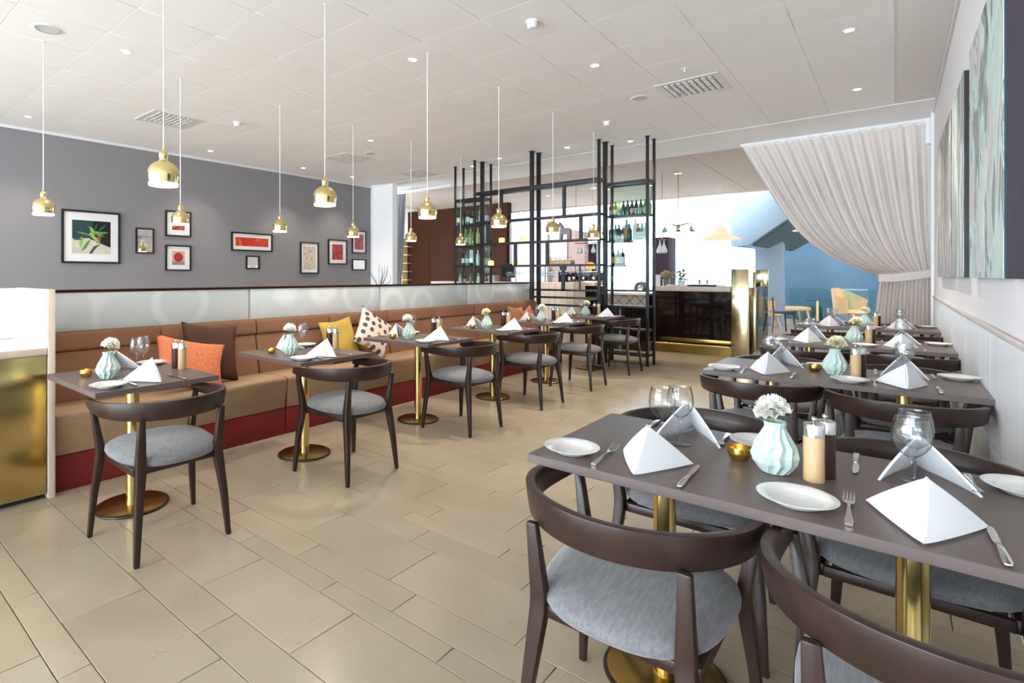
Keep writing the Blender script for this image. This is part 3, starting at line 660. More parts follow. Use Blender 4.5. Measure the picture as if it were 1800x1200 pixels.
# downlights
DL = [(-5.213, 1.913), (-8.268, 1.882), (-3.392, 3.73), (-2.17, 4.971), (-.288, 5.621), (-.315, 7.459), (-5.887, 5.547), (-5.111, 7.816), (-3.882, 7.852), (-2.991, 8.105), (-8.315, 4.312), (-8.325, 6.123), (-5.852, 8.062), (-8.34, 7.337)]
DN = ['above the brass counter', 'near the left wall, closest to the camera', 'between the pendant rows and the aisle', 'over the aisle, left of the big air vent', 'over the second wall-side table', 'nearest the pale curtain', 'in the middle of the pendant rows', 'left of the centre shelf posts', 'right of the centre shelf posts', 'between the right shelf posts', 'second along the left wall', 'third along the left wall', 'beside the left shelf posts', 'farthest along the left wall']
RING = mesh('trim_ring', G().lathe([(.036, -.004), (.048, -.004), (.050, 0), (.050, .003), (.036, .003)], 28), 'white_trim', smooth=1)
LENS = mesh('lens', G().lathe([(.0005, -.001), (.036, -.002), (.036, .001), (.0005, .001)], 24), 'lens', smooth=1)
def downlight(x, y, z, lab, e=105):
    t = thing('downlight', lab, 'ceiling light', (x, y, z), 0, 'recessed ceiling spots'); inst('trim_ring', RING, t); inst('lens', LENS, t)
    if e:
        l = bpy.data.lights.new('downlight_lamp', 'SPOT'); l.energy = e; l.color = (1, .91, .80); l.spot_size = R(95); l.spot_blend = .7; l.shadow_soft_size = .04
        lo = bpy.data.objects.new('downlight_lamp', l); S.collection.objects.link(lo); lo.parent = t; lo.location = (0, 0, -.02)
for (x, y), n in zip(DL, DN): downlight(x, y, C, 'round recessed ceiling spot '+n, 45 if x < -8 else 115)
for i, (a, b) in enumerate([(963, 344), (708, 340), (793, 380), (1068, 333), (1144, 326)]):
    q = onz(a, b, C-.004); downlight(q.x, q.y, C-.004, 'small recessed spot in the lobby ceiling, '+['seen left of the horse figure', 'beside the grey curtain', 'above the wood wall', 'seen by the right shelf box, left', 'seen by the right shelf box, right'][i], 24)
# air vents with egg-crate blocks
def vent(x, y, lab):
    t = thing('ceiling_vent', lab, 'air vent', (x, y, C), 0, 'square ceiling vents')
    mk('frame', BX(-.305, -.305, -.006, .305, -.245, .002).box(-.305, .245, -.006, .305, .305, .002).box(-.305, -.245, -.006, -.245, .245, .002).box(.245, -.245, -.006, .305, .245, .002), 'grille', t)
    mk('backing', BX(-.245, -.245, -.002, .245, .245, .001), 'grille_dark', t)
    nz = shared('nozzle', lambda: mesh('nozzle', G().lathe([(.024, -.002), (.022, -.010), (.012, -.012), (.010, -.004)], 10).box(-.024, -.006, -.012, .024, .006, -.002), 'grille', smooth=1))
    for a in range(8):
        for b in range(8): inst('nozzle', nz, t, (-.21+.06*a, -.21+.06*b, 0), (a*7+b*3) % 4*.8)
vent(-7.055, 3.1, 'square air vent nearest the camera on the left'); vent(-7.06, 6.12, 'square air vent in the middle on the left'); vent(-7.09, 7.93, 'square air vent by the grey curtain'); vent(-1.63, 6.22, 'large square air vent over the aisle to the right')
for (x, y), n in zip([(-5.21, 1.308), (-2.182, 6.208), (-6.494, 6.105)], ['at the upper left near the camera', 'beside the large right-hand vent', 'between the left vents']):
    t = thing('ceiling_speaker', 'round white ceiling speaker '+n, 'speaker', (x, y, C), 0, 'ceiling speakers')
    mk('ring', G().lathe([(.082, -.008), (.098, -.006), (.105, 0), (.105, .002), (.082, .002)], 36), 'white_plastic', t, smooth=1); mk('grille', G().lathe([(.0005, -.004), (.082, -.005), (.082, .001), (.0005, .001)], 36), 'speaker_mesh', t, smooth=1)
for (x, y), n in zip([(-2.17, 3.79), (-6.511, 3.743), (-2.846, 6.889)], ['at the top centre', 'beside the left-hand vent', 'near the right shelf posts']):
    t = thing('smoke_detector', 'white domed smoke detector '+n, 'detector', (x, y, C), 0, 'smoke detectors')
    mk('base', G().lathe([(.001, -.012), (.05, -.012), (.052, .0), (.001, .001)], 28), 'white_plastic', t, smooth=1); mk('dome', G().lathe([(.001, -.055), (.03, -.053), (.04, -.042), (.042, -.013), (.001, -.012)], 28), 'white_plastic', t, smooth=1)
t = thing('sprinkler', 'tiny white ceiling sprinkler in front of the large vent', 'sprinkler', (-1.551, 5.621, C))
mk('rosette', G().lathe([(.001, -.004), (.03, -.004), (.032, 0), (.001, .001)], 20), 'white_plastic', t, smooth=1); mk('nozzle', G().lathe([(.006, -.004), (.006, -.028), (.018, -.032), (.018, -.034), (.001, -.034)], 14), 'white_plastic', t, smooth=1)

# ------------------------------------------------------------------ pictures on the grey wall
def wallrect(p): a = onx(p[0], p[1], LX+.03); b = onx(p[2], p[3], LX+.03); return a.y, b.y, b.z, a.z
def framed(name, label, p, mount, prt, fw=.028, cat='picture', prtpx=None):
    y0, y1, z0, z1 = p if prtpx is None else p
    cy, cz = (y0+y1)/2, (z0+z1)/2; hy, hz = (y1-y0)/2, (z1-z0)/2
    t = thing(name, label, cat, (LX, cy, cz), 0, 'frames on the grey wall')
    mk('frame', BX(0, -hy, -hz, .03, hy, -hz+fw).box(0, -hy, hz-fw, .03, hy, hz).box(0, -hy, -hz+fw, .03, -hy+fw, hz-fw).box(0, hy-fw, -hz+fw, .03, hy, hz-fw), 'frame_black', t)
    if mount: mk('mount', BX(0, -hy+fw, -hz+fw, .012, hy-fw, hz-fw), 'mount', t)
    my, mz = mount if mount else (0, 0)
    pr = mk('print' if mount else 'mirror_glass', BX(.0, -hy+fw+my, -hz+fw+mz, .014, hy-fw-my, hz-fw-mz), prt, t)
    return t, (hy-fw-my, hz-fw-mz)
paint('print_red', [(60, 44, 40), (176, 60, 44), (200, 150, 130)], 5, seedv=3); paint('print_wide', [(214, 120, 50), (206, 56, 34), (180, 40, 30)], 3, (1, 1, .5), 5)
paint('print_tan', [(170, 130, 110), (206, 190, 176), (216, 204, 194)], 7, seedv=8); paint('print_crimson', [(120, 40, 50), (170, 60, 66), (206, 120, 110)], 14, seedv=2); paint('print_pink', [(120, 60, 76), (170, 90, 100), (196, 140, 140)], 10, seedv=11)
t, (hy, hz) = framed('framed_print', 'large framed print of green leaves with a wide white mount', (2.42, 3.19, 1.485, 2.255), (.105, .115), 'teal_dark')
m_ = {k: mat('ink_'+k, c, .7, var=.1, scale=12) for k, c in dict(teal=(28, 70, 84), black=(24, 18, 22), beige=(206, 200, 184), green=(96, 150, 66), lime=(150, 186, 90), dgreen=(40, 96, 70), brown=(140, 80, 60), slate=(70, 74, 80)).items()}
def ink(name, poly, m, d): mk(name, G().prism([(a*hy, b*hz) for a, b in poly], .0141+d, .0146+d, 'x'), m, t)
ink('print_shape', [(-1, -1), (1, -1), (1, -.45), (.1, -.05), (-1, -.12)], 'ink_beige', 0)
ink('print_shape', [(-.1, -.1), (.1, 1), (1, 1), (1, -.6)], 'ink_black', .0003)
ink('print_shape', [(-.15, -1), (.1, -.55), (.6, -.3), (.4, -.45), (.15, -.75), (0, -1)], 'ink_slate', .0006)
ink('print_shape', [(.25, -.35), (.45, -.3), (.5, 0), (.35, .15), (.25, 0)], 'ink_brown', .0006)
rnd = random.Random(5)
for i, (cx, cz, an, L, wd, mm) in enumerate([(-.4, .2, 165, .9, .1, 'green'), (.5, .28, 8, .85, .16, 'green'), (.2, .62, 70, .5, .12, 'dgreen'), (.55, .6, 45, .7, .12, 'dgreen'), (-.2, .7, 100, .5, .1, 'dgreen'), (.15, -.05, -45, .8, .2, 'lime'), (.1, .25, 20, .6, .22, 'lime'), (-.3, -.5, 60, .9, .16, 'green'), (-.55, -.3, 85, .7, .2, 'lime'), (-.75, -.15, 0, .6, .1, 'dgreen'), (.3, .2, -20, .9, .14, 'green'), (0, .45, 120, .5, .16, 'lime')]):
    a = R(an); c, s_ = math.cos(a), math.sin(a); pts = [(-L/2, 0), (-L/6, wd/2), (L/6, wd/2.2), (L/2, 0), (L/6, -wd/2.2), (-L/6, -wd/2)]
    pl = [(max(-.99, min(.99, cx+x*c-y*s_)), max(-.99, min(.99, cz+x*s_+y*c))) for x, y in pts]
    ink('print_leaf', pl, 'ink_'+mm, .0009+.0002*i)
framed('wall_mirror', 'narrow upright mirror in a black frame beside the leaf print', (3.416, 3.69, 1.655, 2.055), None, 'mirror', .022, 'mirror')
framed('framed_print', 'small red and black framed print partly behind a pendant lamp', (3.87, 4.29, 1.95, 2.37), (.085, .085), 'print_red', .022)
t, (hy, hz) = framed('framed_print', 'small framed print of a red disc on grey', (3.87, 4.29, 1.387, 1.807), (.085, .075), 'horse_grey', .022)
mat('ink_disc', (176, 44, 40), .7, var=.12, scale=30); mat('ink_haze', (206, 170, 156), .8, var=.1, scale=20)
mk('print_haze', G().prism([(-hy*.98, -hz*.5), (hy*.98, -hz*.5), (hy*.98, hz*.98), (-hy*.98, hz*.98)], .0141, .0144, 'x'), 'ink_haze', t)
mk('print_disc', G().prism([(hy*.74*math.cos(a*PI/16), hz*.12+hy*.74*math.sin(a*PI/16)) for a in range(32)], .0145, .0149, 'x'), 'ink_disc', t)
framed('framed_print', 'wide orange and red framed print', (5.02, 5.86, 1.755, 2.09), (.06, .065), 'print_wide', .024)
framed('wall_mirror', 'tiny square mirror in a black frame under the wide print', (5.31, 5.585, 1.427, 1.673), None, 'mirror', .024, 'mirror')
framed('framed_print', 'tall framed print in pale beige', (6.5, 6.95, 1.347, 1.979), (.05, .06), 'print_tan', .024)
framed('framed_print', 'framed crimson print with a broad white mount', (7.2, 7.71, 1.545, 2.07), (.085, .075), 'print_crimson', .024)
framed('framed_print', 'narrow framed purple-red print next to the wall corner', (7.857, 8.27, 1.796, 2.30), (.055, .06), 'print_pink', .024)
framed('wall_mirror', 'small mirror in a black frame below the purple-red print', (7.857, 8.27, 1.427, 1.67), None, 'mirror', .024, 'mirror')
# ------------------------------------------------------------------ canvases on the right wall
paint('canvas_1', [(92, 100, 96), (156, 158, 150), (128, 138, 132), (206, 216, 208), (176, 206, 196), (222, 190, 180), (150, 156, 160), (224, 226, 218)], 2.4, (1, 1.5, .8), 1, 1.6); paint('canvas_2', [(104, 108, 106), (166, 164, 156), (140, 146, 140), (206, 214, 206), (178, 190, 196)], 2.6, (1, 2.2, .5), 4, 1.5); paint('canvas_3', [(100, 100, 110), (160, 150, 144), (136, 136, 132), (206, 204, 194), (196, 180, 130)], 3, (1, 2.2, .5), 7, 1.5); mat('canvas_pale', (206, 208, 204), .8, var=.12, scale=9); mat('canvas_dark', (60, 50, 62), .8, var=.1)
for y0, y1, m, lab in [(5.80, 7.50, 'canvas_3', 'tall abstract grey canvas on the right wall, farthest from the camera'), (4.77, 5.70, 'canvas_2', 'middle tall abstract canvas on the right wall'), (3.10, 4.40, 'canvas_1', 'widest tall abstract canvas with a pale figure-like smear on the right wall'), (1.6, 3.0, 'canvas_dark', 'dark purple canvas cut off by the right edge')]:
    t = thing('abstract_canvas', lab, 'painting', (XW, 0, 0), 0, 'tall canvases on the right wall')
    mk('canvas', BX(-.033, y0, 1.29, -.03, y1, 2.585), m, t); mk('stretcher', BX(-.03, y0, 1.29, 0, y1, 2.585), 'frame_black' if m != 'canvas_1' else 'teal_dark', t)
    if m == 'canvas_1':
        mk('pale_smear', G().prism([(3.66, 1.32), (4.0, 1.32), (4.02, 1.5), (3.94, 1.68), (3.80, 1.84), (3.70, 1.92), (3.62, 1.90), (3.58, 1.82), (3.66, 1.72), (3.74, 1.60)], -.0345, -.0333, 'x'), 'canvas_pale', t)
# ------------------------------------------------------------------ curtains
def drape(name, X0, X1, tie0, tie1, bot0, bot1, Y, ztop, ztie, npl, m, label, strap=True, flip=False):
    t = thing(name, label, 'curtain', (0, Y, 0))
    def fn(s, v):
        z = ztop*(1-v)+.02*v; a = X0+(X1-X0)*s; e = .5
        if z > ztie:
            q = (ztop-z)/(ztop-ztie); gq = .6*q+.4*q**6; x = a+(tie0+(tie1-tie0)*s-a)*gq; amp = .05*(.35+.65*min(1, q*3))*(1-.45*gq)
        else:
            q = (ztie-z)/ztie; b = tie0+(tie1-tie0)*s; c = bot0+(bot1-bot0)*s; x = b+(c-b)*min(1, q*1.6)**.6; amp = .028+.02*q
        return (x, amp*(math.sin(2*PI*npl*s)+.12*math.sin(2*PI*npl*2.3*s+1+3*v)), z)
    mk('cloth', G().grid(fn, npl*12, 60), m, t, smooth=True, normals=False)
    if strap:
        mk('tie_band', G().grid(lambda u, v: (tie0-.02+(X1-tie0+.06)*u, -.075+.03*u*u, ztie-.06+.10*v+.075*u*u-.0), 10, 3), m, t, thick=.006)
    return t
ql, qr = ony(1306, 248, 9.2), ony(1636, 203, 9.2)
td = ony(1548, 487, 9.2)
ct_ = drape('curtain', ql.x, XW-.006, td.x, XW-.006, ony(1535, 560, 9.2).x, XW-.006, 9.2, 3.20, td.z, 15, 'curtain', 'pale beige curtain tied back to the right wall')
mk('curtain_track', BX(ql.x-.03, -.02, 3.225, XW, .02, 3.262), 'white_trim', ct_)
mk('track_motor', BX(XW-.075, -.10, 2.93, XW-.01, -.045, 3.25), 'white_trim', ct_, bevel=.008)
mk('header_tape', G().grid(lambda u, v: (ql.x+(XW-.045-ql.x)*u, .02*math.sin(2*PI*15*u), 3.198+.03*v), 180, 1), 'white_cloth', ct_)
a, b = ony(680, 340, 9.1), ony(713, 335, 9.1)
ct2 = drape('curtain', a.x, b.x, a.x+.02, a.x+.42, a.x+.02, a.x+.38, 9.1, 3.2, .9, 7, 'curtain_grey', 'blue grey curtain at the far end of the grey wall', False)
mk('curtain_track', BX(a.x-.1, -.02, 3.22, ony(792, 318, 9.1).x, .02, 3.25), 'white_trim', ct2)

# ------------------------------------------------------------------ black steel shelving
SH = thing('shelving_frame', 'tall black steel open shelving standing between floor and ceiling in front of the bar', 'shelving', (0, 0, 0))
def post(x, y, s): mk('post', BX(x-s/2, y-s/2, 0, x+s/2, y+s/2, C-.004), 'black_steel', SH, bevel=.002); mk('ceiling_plate', BX(x-s*.9, y-s*.9, C-.004, x+s*.9, y+s*.9, C-.0005), 'black_steel', SH)
LB, MB_, RB = (-6.12, -5.53, 7.90, 8.13), (-5.53, -3.30, 7.71, 7.91), (-3.30, -2.69, 7.96, 8.19)
for x, y, s in [(-6.12, 7.89, .032), (-6.105, 8.12, .032), (-5.54, 7.69, .034), (-5.518, 7.89, .055), (-5.514, 8.15, .034), (-4.436, 7.73, .055), (-4.414, 7.91, .055), (-3.302, 7.70, .038), (-3.301, 7.927, .055), (-3.306, 8.2, .036), (-2.695, 7.965, .036), (-2.68, 8.2, .034)]: post(x, y, s)
def zr(py): return ony(1138, py, 7.96).z
def zm(py): return ony(941, py, 7.80).z
def zl(py): return ony(815, py, 7.98).z
def plank(x0, x1, y0, y1, z, th, nm='shelf', m='black_steel'): mk(nm, BX(x0, y0, z-th, x1, y1, z), m, SH, bevel=.002)
def ring(b, z, s=.03):
    mk('rail', BX(b[0], b[2]-s/2, z-s, b[1], b[2]+s/2, z), 'black_steel', SH); mk('rail', BX(b[0], b[3]-s/2, z-s, b[1], b[3]+s/2, z), 'black_steel', SH)
    mk('rail', BX(b[0]-s/2, b[2], z-s, b[0]+s/2, b[3], z), 'black_steel', SH); mk('rail', BX(b[1]-s/2, b[2], z-s, b[1]+s/2, b[3], z), 'black_steel', SH)
ring(RB, zr(314), .045); ring(LB, zl(351), .045)
ZR = {k: zr(k) for k in (374, 420, 465, 510, 538.5, 580, 625)}; ZL = {k: zl(k) for k in (396, 432, 467, 499)}; ZM = {k: zm(k) for k in (383, 424, 465.5)}
plank(RB[0], RB[1], RB[2], RB[3], ZR[374], .03); xm = ony(1108, 420, 8.07).x
plank(RB[0], xm, RB[2], RB[3], ZR[420], .028); plank(RB[0], ony(1097, 465, 8.07).x, RB[2], RB[3], ZR[465], .024)
plank(xm, RB[1], RB[2], RB[3], ZR[420], .01, 'glass_shelf', 'pane'); plank(ony(1097, 465, 8.07).x, RB[1], RB[2], RB[3], ZR[465], .01, 'glass_shelf', 'pane')
for k in (510, 538.5, 580, 625): plank(RB[0], RB[1], RB[2], RB[3], ZR[k], .028)
for k in (396, 432, 467, 499): plank(LB[0], LB[1], LB[2], LB[3], ZL[k], .026)
mk('glass_panel', BX(RB[0]+.03, RB[2]-.006, ZR[510], RB[1]-.02, RB[2]-.001, zr(318)), 'pane', SH); mk('glass_panel', BX(RB[1]-.003, RB[2]+.02, ZR[510], RB[1]+.003, RB[3]-.02, zr(318)), 'pane', SH)
mk('glass_panel', BX(LB[0]+.02, LB[2]-.006, ZL[499], LB[1]-.03, LB[2]-.001, zl(356)), 'pane', SH)
mk('glass_panel', BX(-5.512, 7.93, ZL[499], -5.507, 8.13, zl(356)), 'pane', SH)
plank(MB_[0], MB_[1], 7.70, 7.92, zm(327), .055, 'top_beam')
for k in (383, 424, 465.5): plank(MB_[0], MB_[1], 7.70, 7.92, ZM[k], .028)
for k in (507, 519.5, 532.5): plank(-4.43, MB_[1], 7.70, 7.735, zm(k), .03, 'rail')
mk('upright', BX(-3.62, 7.71, zm(507), -3.6, 7.73, zm(465)), 'black_steel', SH)
for px_, t_, b_ in [(881, 332, 383), (991.5, 332, 383), (857.6, 383, 424), (1021, 383, 424), (906, 424, 465.5), (962, 424, 465.5), (990, 465.5, 509)]:
    x = ony(px_, 420, 7.72).x; mk('upright', BX(x-.022, 7.70, zm(b_)-.01, x+.022, 7.745, zm(t_)-.02), 'black_steel', SH)
# bottles
def bottle_mesh(kind, m):
    P = {'wine': [(.001, 0), (.036, 0), (.0375, .006), (.0375, .19), (.033, .215), (.0165, .245), (.0145, .26), (.0145, .30), (.0165, .302), (.0165, .312), (.001, .312)],
         'beer': [(.001, 0), (.0295, 0), (.0305, .005), (.0305, .12), (.027, .142), (.0145, .175), (.0125, .205), (.0135, .207), (.0135, .218), (.001, .218)],
         'spirit': [(.001, 0), (.036, 0), (.038, .006), (.038, .15), (.03, .175), (.014, .19), (.0135, .22), (.016, .222), (.016, .245), (.001, .245)]}[kind]
    return mesh('bottle', G().lathe(P, 18), m, smooth=1)
BC = dict(darkgreen=('dark green', (34, 50, 38)), black=('near-black', (26, 26, 30)), brown=('brown', (78, 42, 26)), green=('green', (74, 124, 66)), lime=('bright green', (124, 178, 96)), yellow=('pale yellow', (206, 196, 120)), clear=('clear', (214, 220, 214)), red=('red brown', (110, 48, 38)), grey=('smoky grey', (120, 120, 116)), olive=('olive green', (128, 140, 78)))
for k, (n, c) in BC.items(): mat('btl_'+k, c, .12, var=0, coat=.6)
LAB = dict(cream=(226, 218, 180), white=(230, 230, 230), orange=(206, 140, 90), teal=(96, 156, 150), grey=(150, 156, 166), pink=(206, 160, 140), gold=(200, 180, 110))
for k, c in LAB.items(): mat('lbl_'+k, c, .7, var=.05)
ORDN = ['first', 'second', 'third', 'fourth', 'fifth', 'sixth', 'seventh', 'eighth', 'ninth', 'tenth', 'eleventh', 'twelfth']
def bottles(rows, Y, z, where, sc=1):
    for i, (px_, kind, c, lb) in enumerate(rows):
        x = ony(px_, 450, Y).x
        t = thing('bottle', '%s bottle, %s from the left, %s' % (BC[c][0], ORDN[i], where), 'bottle', (x, Y, z+.0003), i, 'bottles '+where)
        t.scale = (sc, sc, sc)
        inst('body', shared(('b', kind, c), lambda: bottle_mesh(kind, 'btl_'+c)), t)
        if lb:
            r, z0, z1 = {'wine': (.0379, .06, .15), 'beer': (.0309, .03, .095), 'spirit': (.0384, .03, .12)}[kind]
            inst('paper_label', shared(('l', kind, lb), lambda: mesh('paper_label', G().lathe([(r, z0), (r, z1)], 18), 'lbl_'+lb, smooth=True)), t)
bottles([(1074, 'beer', 'red', 'grey'), (1082, 'beer', 'green', 'cream'), (1088.5, 'beer', 'yellow', 'grey'), (1096, 'beer', 'darkgreen', None), (1103.5, 'beer', 'darkgreen', None), (1111, 'beer', 'brown', 'pink'), (1118.5, 'beer', 'black', 'grey'), (1126.5, 'beer', 'darkgreen', 'teal'), (1134, 'beer', 'green', 'pink'), (1141.5, 'beer', 'lime', None)], 8.08, ZR[374], 'on the top shelf of the right case')
bottles([(1074.5, 'spirit', 'darkgreen', None), (1082, 'spirit', 'grey', 'grey'), (1088, 'spirit', 'black', None), (1095, 'beer', 'brown', 'cream'), (1101.5, 'wine', 'grey', 'orange'), (1106.5, 'spirit', 'darkgreen', None)], 8.08, ZR[420], 'on the dark second shelf of the right case')
bottles([(1117, 'wine', 'clear', 'white'), (1122, 'spirit', 'red', 'white'), (1128.5, 'spirit', 'grey', 'white'), (1134.5, 'spirit', 'clear', 'white')], 8.08, ZR[420], 'on the glass second shelf of the right case')
bottles([(1078, 'spirit', 'black', 'orange'), (1087, 'spirit', 'brown', 'gold'), (1094, 'spirit', 'black', 'grey')], 8.08, ZR[465], 'on the third shelf of the right case')
bottles([(804.5, 'wine', 'darkgreen', 'cream'), (815, 'wine', 'black', None), (823, 'wine', 'darkgreen', 'white'), (829, 'spirit', 'black', 'white'), (839, 'wine', 'brown', None), (844, 'wine', 'grey', 'grey'), (853, 'wine', 'red', 'grey')], 8.02, ZL[396], 'on the top shelf of the left case')
bottles([(811, 'spirit', 'olive', 'gold'), (818.5, 'wine', 'olive', 'white'), (827, 'wine', 'lime', 'gold'), (832, 'spirit', 'olive', None), (840, 'wine', 'yellow', None), (852, 'wine', 'yellow', None)], 8.02, ZL[432], 'on the second shelf of the left case')
bottles([(814.5, 'wine', 'black', 'white'), (821.5, 'wine', 'grey', 'white'), (828.5, 'wine', 'black', 'white'), (840, 'wine', 'clear', None)], 8.02, ZL[467]+.0, 'on the third shelf of the left case', .9)
bottles([(809, 'spirit', 'clear', 'white'), (817, 'spirit', 'brown', 'pink'), (827, 'spirit', 'grey', None), (841, 'spirit', 'clear', 'cream')], 8.02, ZL[499], 'on the bottom shelf of the left case', .8)
# lanterns, horse and tray on the middle frame
for px_, z, n in [(882, ZM[424], 'on the third rail, left'), (919, ZM[424], 'on the third rail, near the centre posts'), (863, ZM[465.5], 'on the fourth rail, left'), (906, ZM[465.5], 'on the fourth rail, near the upright')]:
    t = thing('lantern', 'small square amber glass lantern '+n, 'lantern', (ony(px_, 420, 7.82).x, 7.82, z), .3, 'amber lanterns'); mk('glass_box', BX(-.042, -.042, .0, .042, .042, .085), 'lantern', t, bevel=.006)
    mk('tea_light', G().cyl((0, 0, .0855), .012, .004, 12), 'flame', t)
hx = ony(993, 420, 7.81).x
t = thing('horse_figure', 'grey wooden horse figure on the shelving', 'figurine', (hx, 7.81, ZM[424]), 0)
g = G().prism([(-.085, 0), (-.045, 0), (-.04, .09), (.045, .09), (.06, 0), (.10, 0), (.105, .12), (.10, .165), (.06, .19), (-.02, .185), (-.045, .225), (-.075, .265), (-.082, .285), (-.092, .268), (-.135, .225), (-.14, .205), (-.12, .2), (-.095, .205), (-.085, .14)], -.028, .028, 'y')
mk('body', g, 'horse_grey', t, bevel=.008); mk('mane', G().prism([(-.078, .27), (-.05, .24), (-.015, .188), (-.035, .186), (-.06, .225)], -.031, .031, 'y'), 'horse_grey', t, bevel=.004)
wx0, wx1 = ony(963, 460, 7.81).x, ony(1007, 460, 7.81).x
tag(mk('wooden_tray', BX(wx0, 7.74, ZM[465.5], wx1, 7.89, ZM[465.5]+.065), 'mill_wood', bevel=.015), 'rounded wooden block tray on the fourth rail of the shelving', 'tray')
for i in range(5):
    t = thing('votive_glass', 'small clear votive glass on the wooden tray, %s from the left' % ORDN[i], 'candle holder', (wx0+.05+i*(wx1-wx0-.1)/4, 7.81, ZM[465.5]+.0652), 0, 'votives on the tray')
    mk('cup', G().lathe([(.001, 0), (.02, 0), (.024, .05), (.0225, .05), (.019, .004), (.001, .004)], 16), 'glass', t, smooth=1); mk('wax', G().cyl((0, 0, .0045), .017, .02, 12), 'wax', t)

# ------------------------------------------------------------------ bar
def X_(px_, Y): return ony(px_, 480, Y).x
# pale service cabinet behind the shelving, boards upright
sc0, sc1, scz = X_(934, 8.55), X_(1008.5, 8.55), ony(960, 496.5, 8.55).z
t = thing('service_cabinet', 'whitewashed board cabinet behind the black shelving', 'cabinet', (0, 0, 0))
mk('carcass', BX(sc0, 8.56, 0, sc1, 9.0, scz), 'wood_pale', t); n = 7
for i in range(n):
    a = sc0+(sc1-sc0)*i/n; b = sc0+(sc1-sc0)*(i+1)/n; mk('board', BX(a+.003, 8.545, .02, b-.003, 8.562, scz), 'wood_pale', t)
# back counter
k0, k1, kz = X_(770, 9.4), X_(1055, 9.4), ony(900, 495, 9.3).z
t = thing('back_counter', 'pale wood back counter of the bar, behind the shelving', 'counter', (0, 0, 0))
mk('counter_top', BX(k0, 9.15, kz-.06, k1, 9.62, kz), 'wood_pale', t, bevel=.004); mk('dark_niche', BX(k0, 9.25, .5, k1, 9.6, kz-.065), 'bar_black', t); mk('cabinet_body', BX(k0, 9.17, 0, k1, 9.6, .49), 'wood_dark', t); mk('shelf', BX(X_(1008, 9.18), 9.17, .88, k1, 9.25, .92), 'wood_pale', t)
for i, (px_, dy, n) in enumerate([(893, -.1, ''), (899.5, 0, ''), (910.5, -.06, ''), (916, .04, '')]+[(947+4.6*j, (-.1, .05, -.02)[j % 3], '') for j in range(7)]+[(1018, -.05, ''), (1026, .05, ''), (1034, -.08, ''), (1046, .02, '')]):
    tag(inst('wine_glass', WG, None, (X_(px_, 9.35+dy), 9.35+dy, kz+.001), i), 'clean wine glass on the back counter, %s from the left' % (ORDN[i] if i < 12 else ['thirteenth', 'fourteenth', 'fifteenth'][i-12]), 'wine glass', 'glasses on the back counter')
gb = thing('glass_rack', 'black bar rack with glasses hanging upside down over the back counter', 'rack', (0, 9.5, 0)); zrk = ony(950, 466, 9.5).z
mk('rail', BX(X_(905, 9.5), -.01, zrk, X_(1010, 9.5), .01, zrk+.014), 'black_steel', gb); mk('rail', BX(X_(905, 9.5), .07, zrk, X_(1010, 9.5), .09, zrk+.014), 'black_steel', gb)
for px_ in (905, 957, 1010): mk('hanger', BX(X_(px_, 9.5)-.006, .03, kz, X_(px_, 9.5)+.006, .042, zrk+.013), 'black_steel', gb)
for i in range(12): tag(inst('hanging_glass', WG, None, (X_(909+i*8.4, 9.5), 9.54, zrk+.0155), rot=(PI, 0, i)), 'wine glass hanging upside down in the rack, %s from the left' % ORDN[i], 'wine glass', 'glasses hanging in the rack')
t = thing('till_screen', 'black till screen on the back counter', 'monitor', (X_(893, 9.42), 9.42, kz), .1)
mk('screen', BX(-.15, -.02, .08, .15, .02, .36), 'screen_black', t, bevel=.01); mk('stand', BX(-.05, -.03, 0, .05, .03, .08), 'black_steel', t); mk('display', BX(-.135, -.0215, .1, .135, -.0205, .33), 'bar_black', t)
t = thing('card_printer', 'grey till printer left of the black screen', 'printer', (X_(868, 9.4), 9.4, kz), 0)
mk('body', BX(-.09, -.09, 0, .09, .09, .13), 'grille_dark', t, bevel=.01); mk('paper_slot', BX(-.05, -.06, .1305, .05, -.04, .134), 'black_steel', t)
t = thing('coffee_machine', 'dark espresso machine with steel top on the bar', 'coffee machine', (X_(1030, 9.9), 9.9, kz-.02), 0)
mk('body', BX(-.32, -.2, .12, .32, .2, .20), 'black_steel', t, bevel=.01); mk('base', BX(-.32, -.2, 0, .32, .2, .05), 'steel', t, bevel=.01); mk('boiler_housing', BX(-.32, .0, .05, .32, .2, .12), 'black_steel', t); mk('cup_rail', BX(-.31, -.19, .21, .31, .19, .225), 'steel', t)
for i in range(3): mk('group_head', G().cyl((-.2+.2*i, -.1, .075), .035, .05, 14), 'steel', t, smooth=1)
for i in range(4): tag(inst('cup', shared('cup', lambda: mesh('cup', G().lathe([(.001, 0), (.022, 0), (.032, .05), (.03, .05), (.02, .004), (.001, .004)], 16), 'porcelain', smooth=1)), None, (X_(1016+i*6, 9.9), 9.9, kz+.2055)), 'white coffee cup on top of the espresso machine, %s from the left' % ORDN[i], 'cup', 'cups on the espresso machine')
t = thing('amber_lamp', 'amber glass bowl lamp glowing behind the espresso machine', 'lamp', (X_(1038, 10.2), 10.2, kz), 0); mk('stem', G().cyl((0, 0, 0), .02, .26, 12), 'brass', t); mk('shade', G().lathe([(.09, .25), (.095, .30), (.07, .36), (.03, .385), (.001, .39)], 20), 'amber', t, smooth=True)
t = thing('coffee_grinder', 'black coffee grinder beside the espresso machine', 'grinder', (X_(990, 9.7), 9.7, kz), 0); mk('body', BX(-.07, -.07, 0, .07, .07, .2), 'black_steel', t, bevel=.01); mk('hopper', G().lathe([(.03, .2), (.07, .24), (.075, .33), (.001, .335)], 16), 'screen_black', t, smooth=1)
